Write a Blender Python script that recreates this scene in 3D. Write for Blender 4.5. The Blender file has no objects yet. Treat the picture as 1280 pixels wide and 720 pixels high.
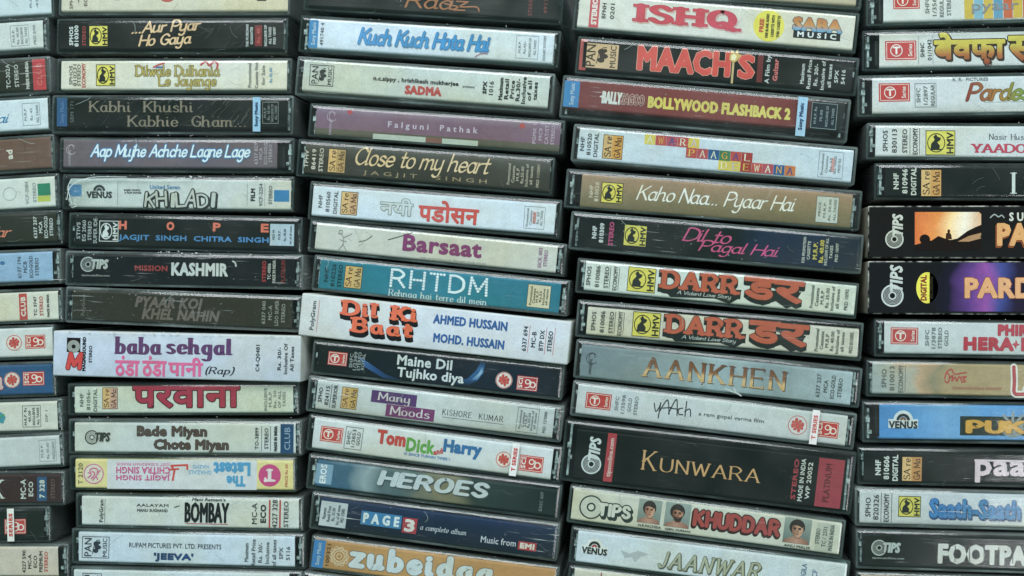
import bpy, math, random
from mathutils import Vector, Matrix

random.seed(7)
SC = bpy.context.scene
COL = SC.collection

# ---------------------------------------------------------------- camera
D = 0.52                     # camera to the middle of the spines, metres
FPX = 1486.0                 # focal length in pixels of the 1280 px wide photograph
YAW = math.radians(7.0)
Z0 = 0.070                   # height of the spines above the table
CAM = Vector((D * math.sin(YAW), 0.0, Z0 + D * math.cos(YAW)))
FW = Vector((-math.sin(YAW), 0, -math.cos(YAW)))
RT = Vector((math.cos(YAW), 0, -math.sin(YAW)))
UP = Vector((0, 1, 0))
cd = bpy.data.cameras.new('camera')
cd.sensor_width = 36.0
cd.lens = 36.0 * FPX / 1280.0
cd.clip_start = 0.01
cd.clip_end = 50
cam = bpy.data.objects.new('camera', cd)
cam.location = CAM
cam.rotation_euler = (0, YAW, 0)
COL.objects.link(cam)
SC.camera = cam

# ---------------------------------------------------------------- world, lamps, exposure
w = bpy.data.worlds.new('World')
SC.world = w
w.use_nodes = True
bg = w.node_tree.nodes['Background']
bg.inputs[0].default_value = (0.44, 0.85, 0.76, 1)
bg.inputs[1].default_value = 0.26


def area(name, loc, target, sx, sy, power, col):
    l = bpy.data.lights.new(name, 'AREA')
    l.shape = 'RECTANGLE'
    l.size, l.size_y = sx, sy
    l.energy = power
    l.color = col
    o = bpy.data.objects.new(name, l)
    o.location = loc
    o.rotation_euler = (Vector(target) - Vector(loc)).to_track_quat('-Z', 'Y').to_euler()
    COL.objects.link(o)
    return o


area('window_lamp', (-0.10, 0.80, 0.95), (0, 0, 0.07), 1.1, 0.6, 18.6, (0.92, 0.975, 1.0))
area('fill_lamp', (0.75, -0.35, 1.15), (0, 0, 0.07), 0.5, 0.5, 4.4, (0.97, 0.99, 1.0))  # added fill light, stands for no particular lamp

SC.view_settings.view_transform = 'Standard'
SC.view_settings.look = 'None'
SC.view_settings.exposure = 0.0
SC.view_settings.gamma = 1.0
SC.cycles.transparent_max_bounces = 24
SC.cycles.max_bounces = 8
SC.cycles.use_denoising = True

# ---------------------------------------------------------------- materials


def s2l(c):
    return c / 12.92 if c <= 0.04045 else ((c + 0.055) / 1.055) ** 2.4


K_INK = 1.08


def hexlin(h, k=K_INK):
    h = h.lstrip('#')
    v = [s2l(int(h[i:i + 2], 16) / 255) for i in (0, 2, 4)]
    g = .3 * v[0] + .59 * v[1] + .11 * v[2]
    return tuple(min(0.88, max(0.003, (x * .88 + g * .12) * k)) for x in v)


MATS = {}


def nodes(name):
    m = bpy.data.materials.new(name)
    m.use_nodes = True
    nt = m.node_tree
    nt.nodes.clear()
    out = nt.nodes.new('ShaderNodeOutputMaterial')
    return m, nt, out


def N(nt, t, **kw):
    n = nt.nodes.new(t)
    for k, v in kw.items():
        setattr(n, k, v)
    return n


def ramp(nt, stops, interp='LINEAR'):
    r = N(nt, 'ShaderNodeValToRGB')
    r.color_ramp.interpolation = interp
    e = r.color_ramp.elements
    while len(e) < len(stops):
        e.new(0.5)
    for i, (p, c) in enumerate(stops):
        e[i].position = p
        e[i].color = (*c, 1)
    return r


def ink(spec, rough=0.42):
    """spec: '#rrggbb' flat print, or ('x'|'y'|'cloud', [(pos,'#hex'),...]) gradient: print, or sheen and edge shade painted into plain cards"""
    key = ('ink', str(spec), rough)
    if key in MATS:
        return MATS[key]
    m, nt, out = nodes('print_ink')
    b = N(nt, 'ShaderNodeBsdfPrincipled')
    b.inputs['Roughness'].default_value = rough
    b.inputs['Specular IOR Level'].default_value = 0.08
    tc = N(nt, 'ShaderNodeTexCoord')
    if isinstance(spec, str):
        c = N(nt, 'ShaderNodeRGB')
        c.outputs[0].default_value = (*hexlin(spec), 1)
        cs = c.outputs[0]
    else:
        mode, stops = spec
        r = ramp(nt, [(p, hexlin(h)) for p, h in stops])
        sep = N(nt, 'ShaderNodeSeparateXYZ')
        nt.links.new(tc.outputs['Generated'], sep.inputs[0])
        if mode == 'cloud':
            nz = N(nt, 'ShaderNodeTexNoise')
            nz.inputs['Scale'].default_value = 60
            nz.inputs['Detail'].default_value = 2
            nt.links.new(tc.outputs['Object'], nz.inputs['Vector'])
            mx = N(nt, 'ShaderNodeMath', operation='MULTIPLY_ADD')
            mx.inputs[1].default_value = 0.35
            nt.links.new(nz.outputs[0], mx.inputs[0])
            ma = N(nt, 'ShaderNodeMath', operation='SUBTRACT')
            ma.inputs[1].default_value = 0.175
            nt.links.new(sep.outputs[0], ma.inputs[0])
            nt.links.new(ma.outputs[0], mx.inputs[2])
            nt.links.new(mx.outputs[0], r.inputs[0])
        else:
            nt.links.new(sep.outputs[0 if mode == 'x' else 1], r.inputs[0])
        cs = r.outputs[0]
    # uneven print and a little yellowing
    nz = N(nt, 'ShaderNodeTexNoise')
    nz.inputs['Scale'].default_value = 230
    nz.inputs['Detail'].default_value = 4
    nt.links.new(tc.outputs['Object'], nz.inputs['Vector'])
    mr = N(nt, 'ShaderNodeMapRange')
    mr.inputs['From Min'].default_value = 0.3
    mr.inputs['From Max'].default_value = 0.7
    mr.inputs['To Min'].default_value = 0.92
    mr.inputs['To Max'].default_value = 1.06
    nt.links.new(nz.outputs[0], mr.inputs[0])
    mul = N(nt, 'ShaderNodeVectorMath', operation='SCALE')
    nt.links.new(cs, mul.inputs[0])
    nt.links.new(mr.outputs[0], mul.inputs['Scale'])
    g2 = N(nt, 'ShaderNodeTexNoise')
    g2.inputs['Scale'].default_value = 1900
    g2.inputs['Detail'].default_value = 2
    nt.links.new(tc.outputs['Object'], g2.inputs['Vector'])
    r2 = N(nt, 'ShaderNodeMapRange')
    r2.inputs['From Min'].default_value = 0.25
    r2.inputs['From Max'].default_value = 0.75
    r2.inputs['To Min'].default_value = 0.86
    r2.inputs['To Max'].default_value = 1.12
    nt.links.new(g2.outputs[0], r2.inputs[0])
    oi = N(nt, 'ShaderNodeObjectInfo')
    sh = N(nt, 'ShaderNodeVectorMath', operation='SCALE')
    sh.inputs[0].default_value = (5.3, 2.1, 0.7)
    nt.links.new(oi.outputs['Random'], sh.inputs['Scale'])
    ad = N(nt, 'ShaderNodeVectorMath', operation='ADD')
    nt.links.new(tc.outputs['Object'], ad.inputs[0])
    nt.links.new(sh.outputs[0], ad.inputs[1])
    g3 = N(nt, 'ShaderNodeTexNoise')
    g3.inputs['Scale'].default_value = 26
    g3.inputs['Detail'].default_value = 4
    nt.links.new(ad.outputs[0], g3.inputs['Vector'])
    r4 = ramp(nt, [(0.42, (1, 1, 1)), (0.72, (0.97, 0.91, 0.76))])
    nt.links.new(g3.outputs[0], r4.inputs[0])
    m3 = N(nt, 'ShaderNodeVectorMath', operation='MULTIPLY')
    nt.links.new(mul.outputs[0], m3.inputs[0])
    nt.links.new(r4.outputs[0], m3.inputs[1])
    m4 = N(nt, 'ShaderNodeVectorMath', operation='SCALE')
    nt.links.new(m3.outputs[0], m4.inputs[0])
    nt.links.new(r2.outputs[0], m4.inputs['Scale'])
    nt.links.new(m4.outputs[0], b.inputs['Base Color'])
    nt.links.new(b.outputs[0], out.inputs[0])
    MATS[key] = m
    return m


def sleeve_mat(spec, rough=0.5):
    m = ink(spec, rough).copy()
    m.name = 'printed_cardboard'
    nt = m.node_tree
    b = [n for n in nt.nodes if n.type == 'BSDF_PRINCIPLED'][0]
    src = b.inputs['Base Color'].links[0].from_socket
    ge = N(nt, 'ShaderNodeNewGeometry')
    sp = N(nt, 'ShaderNodeSeparateXYZ')
    nt.links.new(ge.outputs['True Normal'], sp.inputs[0])
    re = N(nt, 'ShaderNodeMapRange')
    re.inputs['From Min'].default_value = 0.99
    re.inputs['From Max'].default_value = 0.7
    nt.links.new(sp.outputs[2], re.inputs[0])
    tc = N(nt, 'ShaderNodeTexCoord')
    nz = N(nt, 'ShaderNodeTexNoise')
    nz.inputs['Scale'].default_value = 300
    nz.inputs['Detail'].default_value = 6
    nt.links.new(tc.outputs['Object'], nz.inputs['Vector'])
    r2 = N(nt, 'ShaderNodeMapRange')
    r2.inputs['From Min'].default_value = 0.42
    r2.inputs['From Max'].default_value = 0.62
    nt.links.new(nz.outputs[0], r2.inputs[0])
    mm = N(nt, 'ShaderNodeMath', operation='MULTIPLY')
    nt.links.new(re.outputs[0], mm.inputs[0])
    nt.links.new(r2.outputs[0], mm.inputs[1])
    mx = N(nt, 'ShaderNodeMix', data_type='RGBA')
    nt.links.new(mm.outputs[0], mx.inputs[0])
    nt.links.new(src, mx.inputs[6])
    mx.inputs[7].default_value = (0.55, 0.55, 0.50, 1)
    nt.links.new(mx.outputs[2], b.inputs['Base Color'])
    bp = N(nt, 'ShaderNodeBump')
    bp.inputs['Distance'].default_value = 0.0001
    bp.inputs['Strength'].default_value = 0.5
    n3 = N(nt, 'ShaderNodeTexNoise')
    n3.inputs['Scale'].default_value = 900
    nt.links.new(tc.outputs['Object'], n3.inputs['Vector'])
    nt.links.new(n3.outputs[0], bp.inputs['Height'])
    nt.links.new(bp.outputs[0], b.inputs['Normal'])
    return m


def m_shell():
    """clear polystyrene: lets light through, mirrors at its Fresnel share, scuffed and dusty"""
    m, nt, out = nodes('clear_plastic')
    tc = N(nt, 'ShaderNodeTexCoord')
    oi = N(nt, 'ShaderNodeObjectInfo')
    off = N(nt, 'ShaderNodeVectorMath', operation='SCALE')
    off.inputs[0].default_value = (3.1, 1.7, 2.3)
    nt.links.new(oi.outputs['Random'], off.inputs['Scale'])
    co = N(nt, 'ShaderNodeVectorMath', operation='ADD')
    nt.links.new(tc.outputs['Object'], co.inputs[0])
    nt.links.new(off.outputs[0], co.inputs[1])
    # slow waviness of the moulding
    n1 = N(nt, 'ShaderNodeTexNoise')
    n1.inputs['Scale'].default_value = 38
    n1.inputs['Detail'].default_value = 2
    nt.links.new(co.outputs[0], n1.inputs['Vector'])
    # scratches: noise stretched along a slanted direction
    mp = N(nt, 'ShaderNodeMapping')
    mp.inputs['Rotation'].default_value = (0, 0, 0.6)
    mp.inputs['Scale'].default_value = (60, 1500, 60)
    nt.links.new(co.outputs[0], mp.inputs['Vector'])
    n2 = N(nt, 'ShaderNodeTexNoise')
    n2.inputs['Scale'].default_value = 1.0
    n2.inputs['Detail'].default_value = 3
    nt.links.new(mp.outputs[0], n2.inputs['Vector'])
    n2b = N(nt, 'ShaderNodeTexNoise')
    n2b.inputs['Scale'].default_value = 45
    nt.links.new(co.outputs[0], n2b.inputs['Vector'])
    b1 = N(nt, 'ShaderNodeBump')
    b1.inputs['Strength'].default_value = 0.4
    b1.inputs['Distance'].default_value = 0.0007
    nt.links.new(n1.outputs[0], b1.inputs['Height'])
    b2 = N(nt, 'ShaderNodeBump')
    b2.inputs['Strength'].default_value = 0.35
    b2.inputs['Distance'].default_value = 0.00012
    nt.links.new(n2.outputs[0], b2.inputs['Height'])
    nt.links.new(b1.outputs[0], b2.inputs['Normal'])
    tr = N(nt, 'ShaderNodeBsdfTransparent')
    tr.inputs[0].default_value = (0.955, 0.975, 0.97, 1)
    gl = N(nt, 'ShaderNodeBsdfGlossy')
    gl.inputs['Roughness'].default_value = 0.11
    nt.links.new(b2.outputs[0], gl.inputs['Normal'])
    lw = N(nt, 'ShaderNodeLayerWeight')
    nt.links.new(b1.outputs[0], lw.inputs['Normal'])
    pw = N(nt, 'ShaderNodeMath', operation='POWER')
    pw.inputs[1].default_value = 5.0
    nt.links.new(lw.outputs['Facing'], pw.inputs[0])
    fr = N(nt, 'ShaderNodeMath', operation='MULTIPLY_ADD')
    fr.inputs[1].default_value = 0.95
    fr.inputs[2].default_value = 0.065
    nt.links.new(pw.outputs[0], fr.inputs[0])
    hz = N(nt, 'ShaderNodeBsdfGlossy')          # wide lobe of the finely scuffed surface
    hz.inputs['Roughness'].default_value = 0.48
    nt.links.new(b2.outputs[0], hz.inputs['Normal'])
    gm = N(nt, 'ShaderNodeMixShader')
    hf = N(nt, 'ShaderNodeMapRange')
    hf.inputs['From Min'].default_value = 0.35
    hf.inputs['From Max'].default_value = 0.75
    hf.inputs['To Min'].default_value = 0.02
    hf.inputs['To Max'].default_value = 0.55
    nt.links.new(n2b.outputs[0], hf.inputs[0])
    nt.links.new(hf.outputs[0], gm.inputs[0])
    nt.links.new(gl.outputs[0], gm.inputs[1])
    nt.links.new(hz.outputs[0], gm.inputs[2])
    mx = N(nt, 'ShaderNodeMixShader')
    nt.links.new(fr.outputs[0], mx.inputs[0])
    nt.links.new(tr.outputs[0], mx.inputs[1])
    nt.links.new(gm.outputs[0], mx.inputs[2])
    # dust and scuffs: thin everywhere, thicker in patches and on worn rounded edges; also stands in for edge highlights and glare
    n3 = N(nt, 'ShaderNodeTexNoise')
    n3.inputs['Scale'].default_value = 900
    n3.inputs['Detail'].default_value = 3
    nt.links.new(co.outputs[0], n3.inputs['Vector'])
    r3 = N(nt, 'ShaderNodeMapRange')
    r3.inputs['From Min'].default_value = 0.68
    r3.inputs['From Max'].default_value = 0.80
    r3.inputs['To Max'].default_value = 0.2
    nt.links.new(n3.outputs[0], r3.inputs[0])
    r2 = N(nt, 'ShaderNodeMapRange')
    r2.inputs['From Min'].default_value = 0.64
    r2.inputs['From Max'].default_value = 0.78
    r2.inputs['To Max'].default_value = 0.5
    nt.links.new(n2.outputs[0], r2.inputs[0])
    r2b = N(nt, 'ShaderNodeMapRange')
    r2b.inputs['From Min'].default_value = 0.48
    r2b.inputs['From Max'].default_value = 0.68
    nt.links.new(n2b.outputs[0], r2b.inputs[0])
    mm = N(nt, 'ShaderNodeMath', operation='MULTIPLY')
    nt.links.new(r2.outputs[0], mm.inputs[0])
    nt.links.new(r2b.outputs[0], mm.inputs[1])
    ge = N(nt, 'ShaderNodeNewGeometry')
    sp = N(nt, 'ShaderNodeSeparateXYZ')
    nt.links.new(ge.outputs['True Normal'], sp.inputs[0])
    re = N(nt, 'ShaderNodeMapRange')
    re.inputs['From Min'].default_value = 0.99
    re.inputs['From Max'].default_value = 0.55
    re.inputs['To Max'].default_value = 0.16
    nt.links.new(sp.outputs[2], re.inputs[0])
    me = N(nt, 'ShaderNodeMath', operation='MULTIPLY')
    nt.links.new(re.outputs[0], me.inputs[0])
    nt.links.new(n2b.outputs[0], me.inputs[1])
    a1 = N(nt, 'ShaderNodeMath', operation='ADD')
    nt.links.new(r3.outputs[0], a1.inputs[0])
    nt.links.new(mm.outputs[0], a1.inputs[1])
    a2 = N(nt, 'ShaderNodeMath', operation='ADD')
    nt.links.new(a1.outputs[0], a2.inputs[0])
    nt.links.new(me.outputs[0], a2.inputs[1])
    a3 = N(nt, 'ShaderNodeMath', operation='ADD')
    a3.inputs[1].default_value = 0.004
    a3.use_clamp = True
    rp = N(nt, 'ShaderNodeMath', operation='POWER')
    rp.inputs[1].default_value = 3.0
    nt.links.new(oi.outputs['Random'], rp.inputs[0])
    ra = N(nt, 'ShaderNodeMath', operation='MULTIPLY_ADD')  # some cases whitened more, in place of glare streaks
    ra.inputs[1].default_value = 2.4
    ra.inputs[2].default_value = 0.35
    nt.links.new(rp.outputs[0], ra.inputs[0])
    am = N(nt, 'ShaderNodeMath', operation='MULTIPLY')
    nt.links.new(a2.outputs[0], am.inputs[0])
    nt.links.new(ra.outputs[0], am.inputs[1])
    nt.links.new(am.outputs[0], a3.inputs[0])
    df = N(nt, 'ShaderNodeBsdfDiffuse')
    df.inputs[0].default_value = (0.62, 0.68, 0.66, 1)
    mz = N(nt, 'ShaderNodeMixShader')
    nt.links.new(a3.outputs[0], mz.inputs[0])
    nt.links.new(mx.outputs[0], mz.inputs[1])
    nt.links.new(df.outputs[0], mz.inputs[2])
    nt.links.new(mz.outputs[0], out.inputs[0])
    return m


def m_wall():
    """the same plastic seen edge-on through its depth: dark grey-green, its paler patches painted in for edge gloss"""
    m, nt, out = nodes('plastic_wall')
    b = N(nt, 'ShaderNodeBsdfPrincipled')
    tc = N(nt, 'ShaderNodeTexCoord')
    nz = N(nt, 'ShaderNodeTexNoise')
    nz.inputs['Scale'].default_value = 70
    nz.inputs['Detail'].default_value = 5
    nt.links.new(tc.outputs['Object'], nz.inputs['Vector'])
    r = ramp(nt, [(0.32, (0.016, 0.030, 0.027)), (0.55, (0.07, 0.10, 0.097)), (0.72, (0.22, 0.28, 0.28))])
    nt.links.new(nz.outputs[0], r.inputs[0])
    nt.links.new(r.outputs[0], b.inputs['Base Color'])
    b.inputs['Roughness'].default_value = 0.22
    tr = N(nt, 'ShaderNodeBsdfTransparent')
    tr.inputs[0].default_value = (0.62, 0.76, 0.72, 1)
    mx = N(nt, 'ShaderNodeMixShader')
    oi = N(nt, 'ShaderNodeObjectInfo')
    rr = N(nt, 'ShaderNodeMapRange')
    rr.inputs['To Min'].default_value = 0.22
    rr.inputs['To Max'].default_value = 0.75
    nt.links.new(oi.outputs['Random'], rr.inputs[0])
    nt.links.new(rr.outputs[0], mx.inputs[0])
    nt.links.new(tr.outputs[0], mx.inputs[1])
    nt.links.new(b.outputs[0], mx.inputs[2])
    nt.links.new(mx.outputs[0], out.inputs[0])
    return m


def m_plain(name, c, rough, spec=0.5, noise=None, bump=0.0, lo=0.8, hi=1.15):
    m, nt, out = nodes(name)
    b = N(nt, 'ShaderNodeBsdfPrincipled')
    b.inputs['Roughness'].default_value = rough
    b.inputs['Specular IOR Level'].default_value = spec
    tc = N(nt, 'ShaderNodeTexCoord')
    nz = N(nt, 'ShaderNodeTexNoise')
    nz.inputs['Scale'].default_value = noise or 120
    nz.inputs['Detail'].default_value = 5
    nt.links.new(tc.outputs['Object'], nz.inputs['Vector'])
    r = ramp(nt, [(0.3, tuple(x * lo for x in c)), (0.7, tuple(min(0.9, x * hi) for x in c))])
    nt.links.new(nz.outputs[0], r.inputs[0])
    nt.links.new(r.outputs[0], b.inputs['Base Color'])
    if bump:
        bp = N(nt, 'ShaderNodeBump')
        bp.inputs['Distance'].default_value = bump
        bp.inputs['Strength'].default_value = 0.6
        nt.links.new(nz.outputs[0], bp.inputs['Height'])
        nt.links.new(bp.outputs[0], b.inputs['Normal'])
    nt.links.new(b.outputs[0], out.inputs[0])
    return m


SHELL = m_shell()
WALL = m_wall()
TAPE = m_plain('black_tape_plastic', (0.012, 0.018, 0.017), 0.4)
HINGE = m_plain('glinting_clear_lug', (0.20, 0.25, 0.245), 0.18, 0.8, 500, lo=0.1, hi=2.6)  # strong pale and dark mottling paints glints into the clear plastic
TABLE = m_plain('dark_table', (0.016, 0.022, 0.020), 0.55, 0.3, 30)

# ---------------------------------------------------------------- table
S0 = D / FPX


def mesh_obj(name, verts, faces, mats, mi=None, parent=None, smooth=None):
    me = bpy.data.meshes.new(name)
    me.from_pydata(verts, [], faces)
    for m in mats:
        me.materials.append(m)
    if mi:
        me.polygons.foreach_set('material_index', mi)
    if smooth:
        me.polygons.foreach_set('use_smooth', smooth)
    me.update()
    o = bpy.data.objects.new(name, me)
    COL.objects.link(o)
    if parent:
        o.parent = parent
    return o


t = mesh_obj('table_top', [(-1, -1, 0), (1, -1, 0), (1, 1, 0), (-1, 1, 0)], [(0, 1, 2, 3)], [TABLE])
t['kind'] = 'structure'


def W(px, py, z):
    """point at height z seen at photograph pixel (px,py)"""
    d = RT * ((px - 640.0) / FPX) + UP * ((360.0 - py) / FPX) + FW
    k = (z - CAM.z) / d.z
    return CAM + d * k


# ---------------------------------------------------------------- lettering
# pen skeletons: ~ smooth stroke, - straight stroke; caps 10 high, x-height 6
def _g(w_, *st):
    return w_, st


BOWL = '~5,4.6 3.4,6 1.3,5.3 .2,3 1.3,.6 3,.1 5,1.8'
BB = '~.2,4 2,6 4.4,5.2 5.3,3 4.3,.7 2.2,0 .2,1.3'
ARCH = '~0,4 1.8,5.8 3.8,5.8 4.6,4.2 4.6,1.2 5.2,.2 6,.5'
G = {
    'A': _g(8, '-0,0 4,10 8,0', '-1.6,3.6 6.4,3.6'),
    'B': _g(6.8, '-0,0 0,10', '~0,10 4,10 6,7.6 4,5.3 0,5.3', '~0,5.3 4.5,5.3 6.8,2.7 4.5,0 0,0'),
    'C': _g(7, '~7,8 4.5,10 1.5,8.5 .2,5 1.5,1.5 4.5,0 7,2'),
    'D': _g(7.4, '-0,0 0,10', '~0,10 3.5,10 6.7,8 7.4,5 6.7,2 3.5,0 0,0'),
    'E': _g(6, '-0,0 0,10', '-0,10 6,10', '-0,5.2 5,5.2', '-0,0 6,0'),
    'F': _g(6, '-0,0 0,10', '-0,10 6,10', '-0,5.2 5,5.2'),
    'G': _g(7.2, '~7,8 4.5,10 1.5,8.5 .2,5 1.5,1.5 4.5,0 7,1.5', '-7,1.5 7,4.7 4.5,4.7'),
    'H': _g(7, '-0,0 0,10', '-7,0 7,10', '-0,5.1 7,5.1'),
    'I': _g(.5, '-.2,0 .2,10'),
    'J': _g(4.5, '~4,10 4,3 3.2,.4 1.2,0 0,1.6'),
    'K': _g(7, '-0,0 0,10', '-6.5,10 0,4.2', '-2,6 7,0'),
    'L': _g(6, '-0,10 0,0 6,0'),
    'M': _g(9, '-0,0 .5,10 4.5,2 8.5,10 9,0'),
    'N': _g(7, '-0,0 0,10 7,0 7,10'),
    'O': _g(8, '~4,10 1.2,8.6 .2,5 1.2,1.4 4,0 6.8,1.4 7.8,5 6.8,8.6 4,10'),
    'P': _g(6.4, '-0,0 0,10', '~0,10 4,10 6.4,7.4 4,4.8 0,4.8'),
    'Q': _g(8, '~4,10 1.2,8.6 .2,5 1.2,1.4 4,0 6.8,1.4 7.8,5 6.8,8.6 4,10', '-4.6,3 8.2,-1.2'),
    'R': _g(7, '-0,0 0,10', '~0,10 4,10 6.4,7.5 4,5 0,5', '-3.4,5 7,0'),
    'S': _g(6.4, '~6,8.3 4,10 1.3,9.5 .5,7.5 2,5.7 5,4.4 6.3,2.5 5,.4 2.5,0 .2,1.8'),
    'T': _g(7, '-0,10 7,10', '-3.5,10 3.5,0'),
    'U': _g(7, '~0,10 0,3 1.4,.6 3.5,0 5.6,.6 7,3 7,10'),
    'V': _g(7.6, '-0,10 3.8,0 7.6,10'),
    'W': _g(10.4, '-0,10 2.6,0 5.2,9 7.8,0 10.4,10'),
    'X': _g(7, '-0,0 7,10', '-0,10 7,0'),
    'Y': _g(7, '-0,10 3.5,5 7,10', '-3.5,5 3.5,0'),
    'Z': _g(6.6, '-.3,10 6.6,10 0,0 6.6,0'),
    'a': _g(6, BOWL, '~5,6 5,1.5 5.5,.2 6.4,.5'),
    'b': _g(5.6, '-.2,10 .2,0', BB),
    'c': _g(5, '~5,4.8 3.2,6 1.2,5.2 .2,3 1.2,.7 3.2,0 5,1.2'),
    'd': _g(6, BOWL, '~5,10 5,1.5 5.5,.2 6.4,.5'),
    'e': _g(5.2, '~.4,3 4.9,3.3 4.4,5.3 2.8,6 1,5.1 .2,3 1,.7 3,0 5,1.3'),
    'f': _g(3.6, '~4.4,9.2 3.2,10 1.9,8.8 1.7,6 1.7,0', '-.1,6 3.6,6'),
    'g': _g(5.6, BOWL, '~5,6 5,-1.5 4,-3.6 2,-4 .4,-3'),
    'h': _g(6, '-0,10 0,0', ARCH),
    'i': _g(1.7, '~.3,6 .3,1.3 .9,.2 1.7,.6', '~.1,8.3 .25,8.6'),
    'j': _g(2, '~1.5,6 1.5,-2 .6,-3.8 -.8,-3.8', '~1.45,8.3 1.6,8.6'),
    'k': _g(5, '-0,10 0,0', '-4.5,6 0,2.7', '-1.5,3.8 5,0'),
    'l': _g(1.7, '~.3,10 .3,1.3 .9,.2 1.7,.6'),
    'm': _g(9, '-0,6 0,0', '~0,4 1.5,5.8 3.2,5.8 3.8,4 3.8,0', '~3.8,4 5.3,5.8 7,5.8 7.6,4 7.6,1.2 8.2,.2 9,.5'),
    'n': _g(6, '-0,6 0,0', ARCH),
    'o': _g(5.4, '~2.7,6 .9,5.2 .2,3 .9,.8 2.7,0 4.5,.8 5.2,3 4.5,5.2 2.7,6'),
    'p': _g(5.6, '-.2,6 .2,-4', BB),
    'q': _g(5.4, BOWL, '-5,6 5,-4'),
    'r': _g(3.4, '-0,6 0,0', '~0,3.8 1.5,5.6 3.3,5.8'),
    's': _g(4.6, '~4.2,5 2.5,6 .8,5.3 .8,4 2.5,3.2 4.2,2.2 4.2,.9 2.3,0 .2,.9'),
    't': _g(3.6, '~1.5,8.8 1.5,1.5 2.3,.2 3.8,.6', '-0,6 3.6,6'),
    'u': _g(6, '~0,6 0,1.8 .9,.2 2.4,.2 4.6,2', '~4.6,6 4.6,1.2 5.2,.2 6,.5'),
    'v': _g(5, '-0,6 2.5,0 5,6'),
    'w': _g(7.4, '-0,6 1.9,0 3.7,5.6 5.5,0 7.4,6'),
    'x': _g(5, '-0,6 5,0', '-0,0 5,6'),
    'y': _g(5.2, '~0,6 0,2 1,.4 2.6,.4 4.6,2', '~4.6,6 4.6,-1.5 3.6,-3.8 1.6,-4 .2,-3'),
    'z': _g(5, '-0,6 5,6 0,0 5,0'),
    '.': _g(2.0, '~.6,.1 .8,.4'), "'": _g(.6, '-.3,10 .3,8'), '-': _g(3.4, '-0,3.4 3.4,3.4'),
    '(': _g(2, '~2,11 .3,8 .3,1 2,-2'), ')': _g(2, '~0,11 1.7,8 1.7,1 0,-2'), ' ': _g(3.2),
}
# thick, thin, nib angle, serif reach, serif thickness, slant, letter gap
STY = {
    'script': (.78, .36, 38, 0, 0, .34, .75), 'brush': (1.0, .66, 32, 0, 0, .30, 1.1), 'hand': (.55, .42, 30, 0, 0, .22, 1.0),
    'serif': (.82, .30, 0, .75, .24, 0, 2.1), 'roman': (.66, .24, 12, .6, .2, 0, 2.4), 'italic': (.85, .32, 20, .35, .2, .25, 2.0),
    'slab': (1.45, 1.0, 0, 1.25, .85, 0, 3.6), 'fat': (1.75, 1.35, 0, 0, 0, 0, 3.5), 'didone': (1.75, .28, 0, .55, .26, 0, 3.4),
    'deco': (.75, .42, 25, .5, .35, 0, 1.6), 'thin': (.2, .2, 0, 0, 0, 0, 2.4), 'mid': (.8, .8, 0, 0, 0, 0, 2.6),
    'block': (1.5, 1.25, 0, 0, 0, .16, 3.2), 'dots': (0, 0, 0, 0, 0, 0, 3.4),
}


def cr(P, n=5):
    Q = []
    for i in range(len(P) - 1):
        p0 = P[i - 1] if i else P[i]
        p1, p2 = P[i], P[i + 1]
        p3 = P[i + 2] if i + 2 < len(P) else P[i + 1]
        if P[0] == P[-1]:
            p0 = P[i - 1] if i else P[-2]
            p3 = P[i + 2] if i + 2 < len(P) else P[1]
        for k in range(n):
            s = k / n
            Q.append(tuple(.5 * (2 * p1[j] + (p2[j] - p0[j]) * s + (2 * p0[j] - 5 * p1[j] + 4 * p2[j] - p3[j]) * s * s
                                 + (3 * p1[j] - p0[j] - 3 * p2[j] + p3[j]) * s ** 3) for j in (0, 1)))
    Q.append(P[-1])
    return Q


def sweep(P, a, b, phi):
    """polygons swept by an elliptical nib along polyline P"""
    ux, uy = math.cos(phi), math.sin(phi)
    out = []

    def off(nx, ny):
        nu, nv = nx * ux + ny * uy, -nx * uy + ny * ux
        h = math.hypot(a * nu, b * nv) or 1e-9
        cu, cv = a * a * nu / h, b * b * nv / h
        return cu * ux - cv * uy, cu * uy + cv * ux
    for i in range(len(P) - 1):
        (x0, y0), (x1, y1) = P[i], P[i + 1]
        l = math.hypot(x1 - x0, y1 - y0)
        if l < 1e-6:
            continue
        ox, oy = off(-(y1 - y0) / l, (x1 - x0) / l)
        out.append([(x0 - ox, y0 - oy), (x1 - ox, y1 - oy), (x1 + ox, y1 + oy), (x0 + ox, y0 + oy)])
    for (x, y) in P:
        e = []
        for k in range(10):
            c, s = a * math.cos(k * .6283), b * math.sin(k * .6283)
            e.append((x + c * ux - s * uy, y + c * uy + s * ux))
        out.append(e)
    return out


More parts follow.
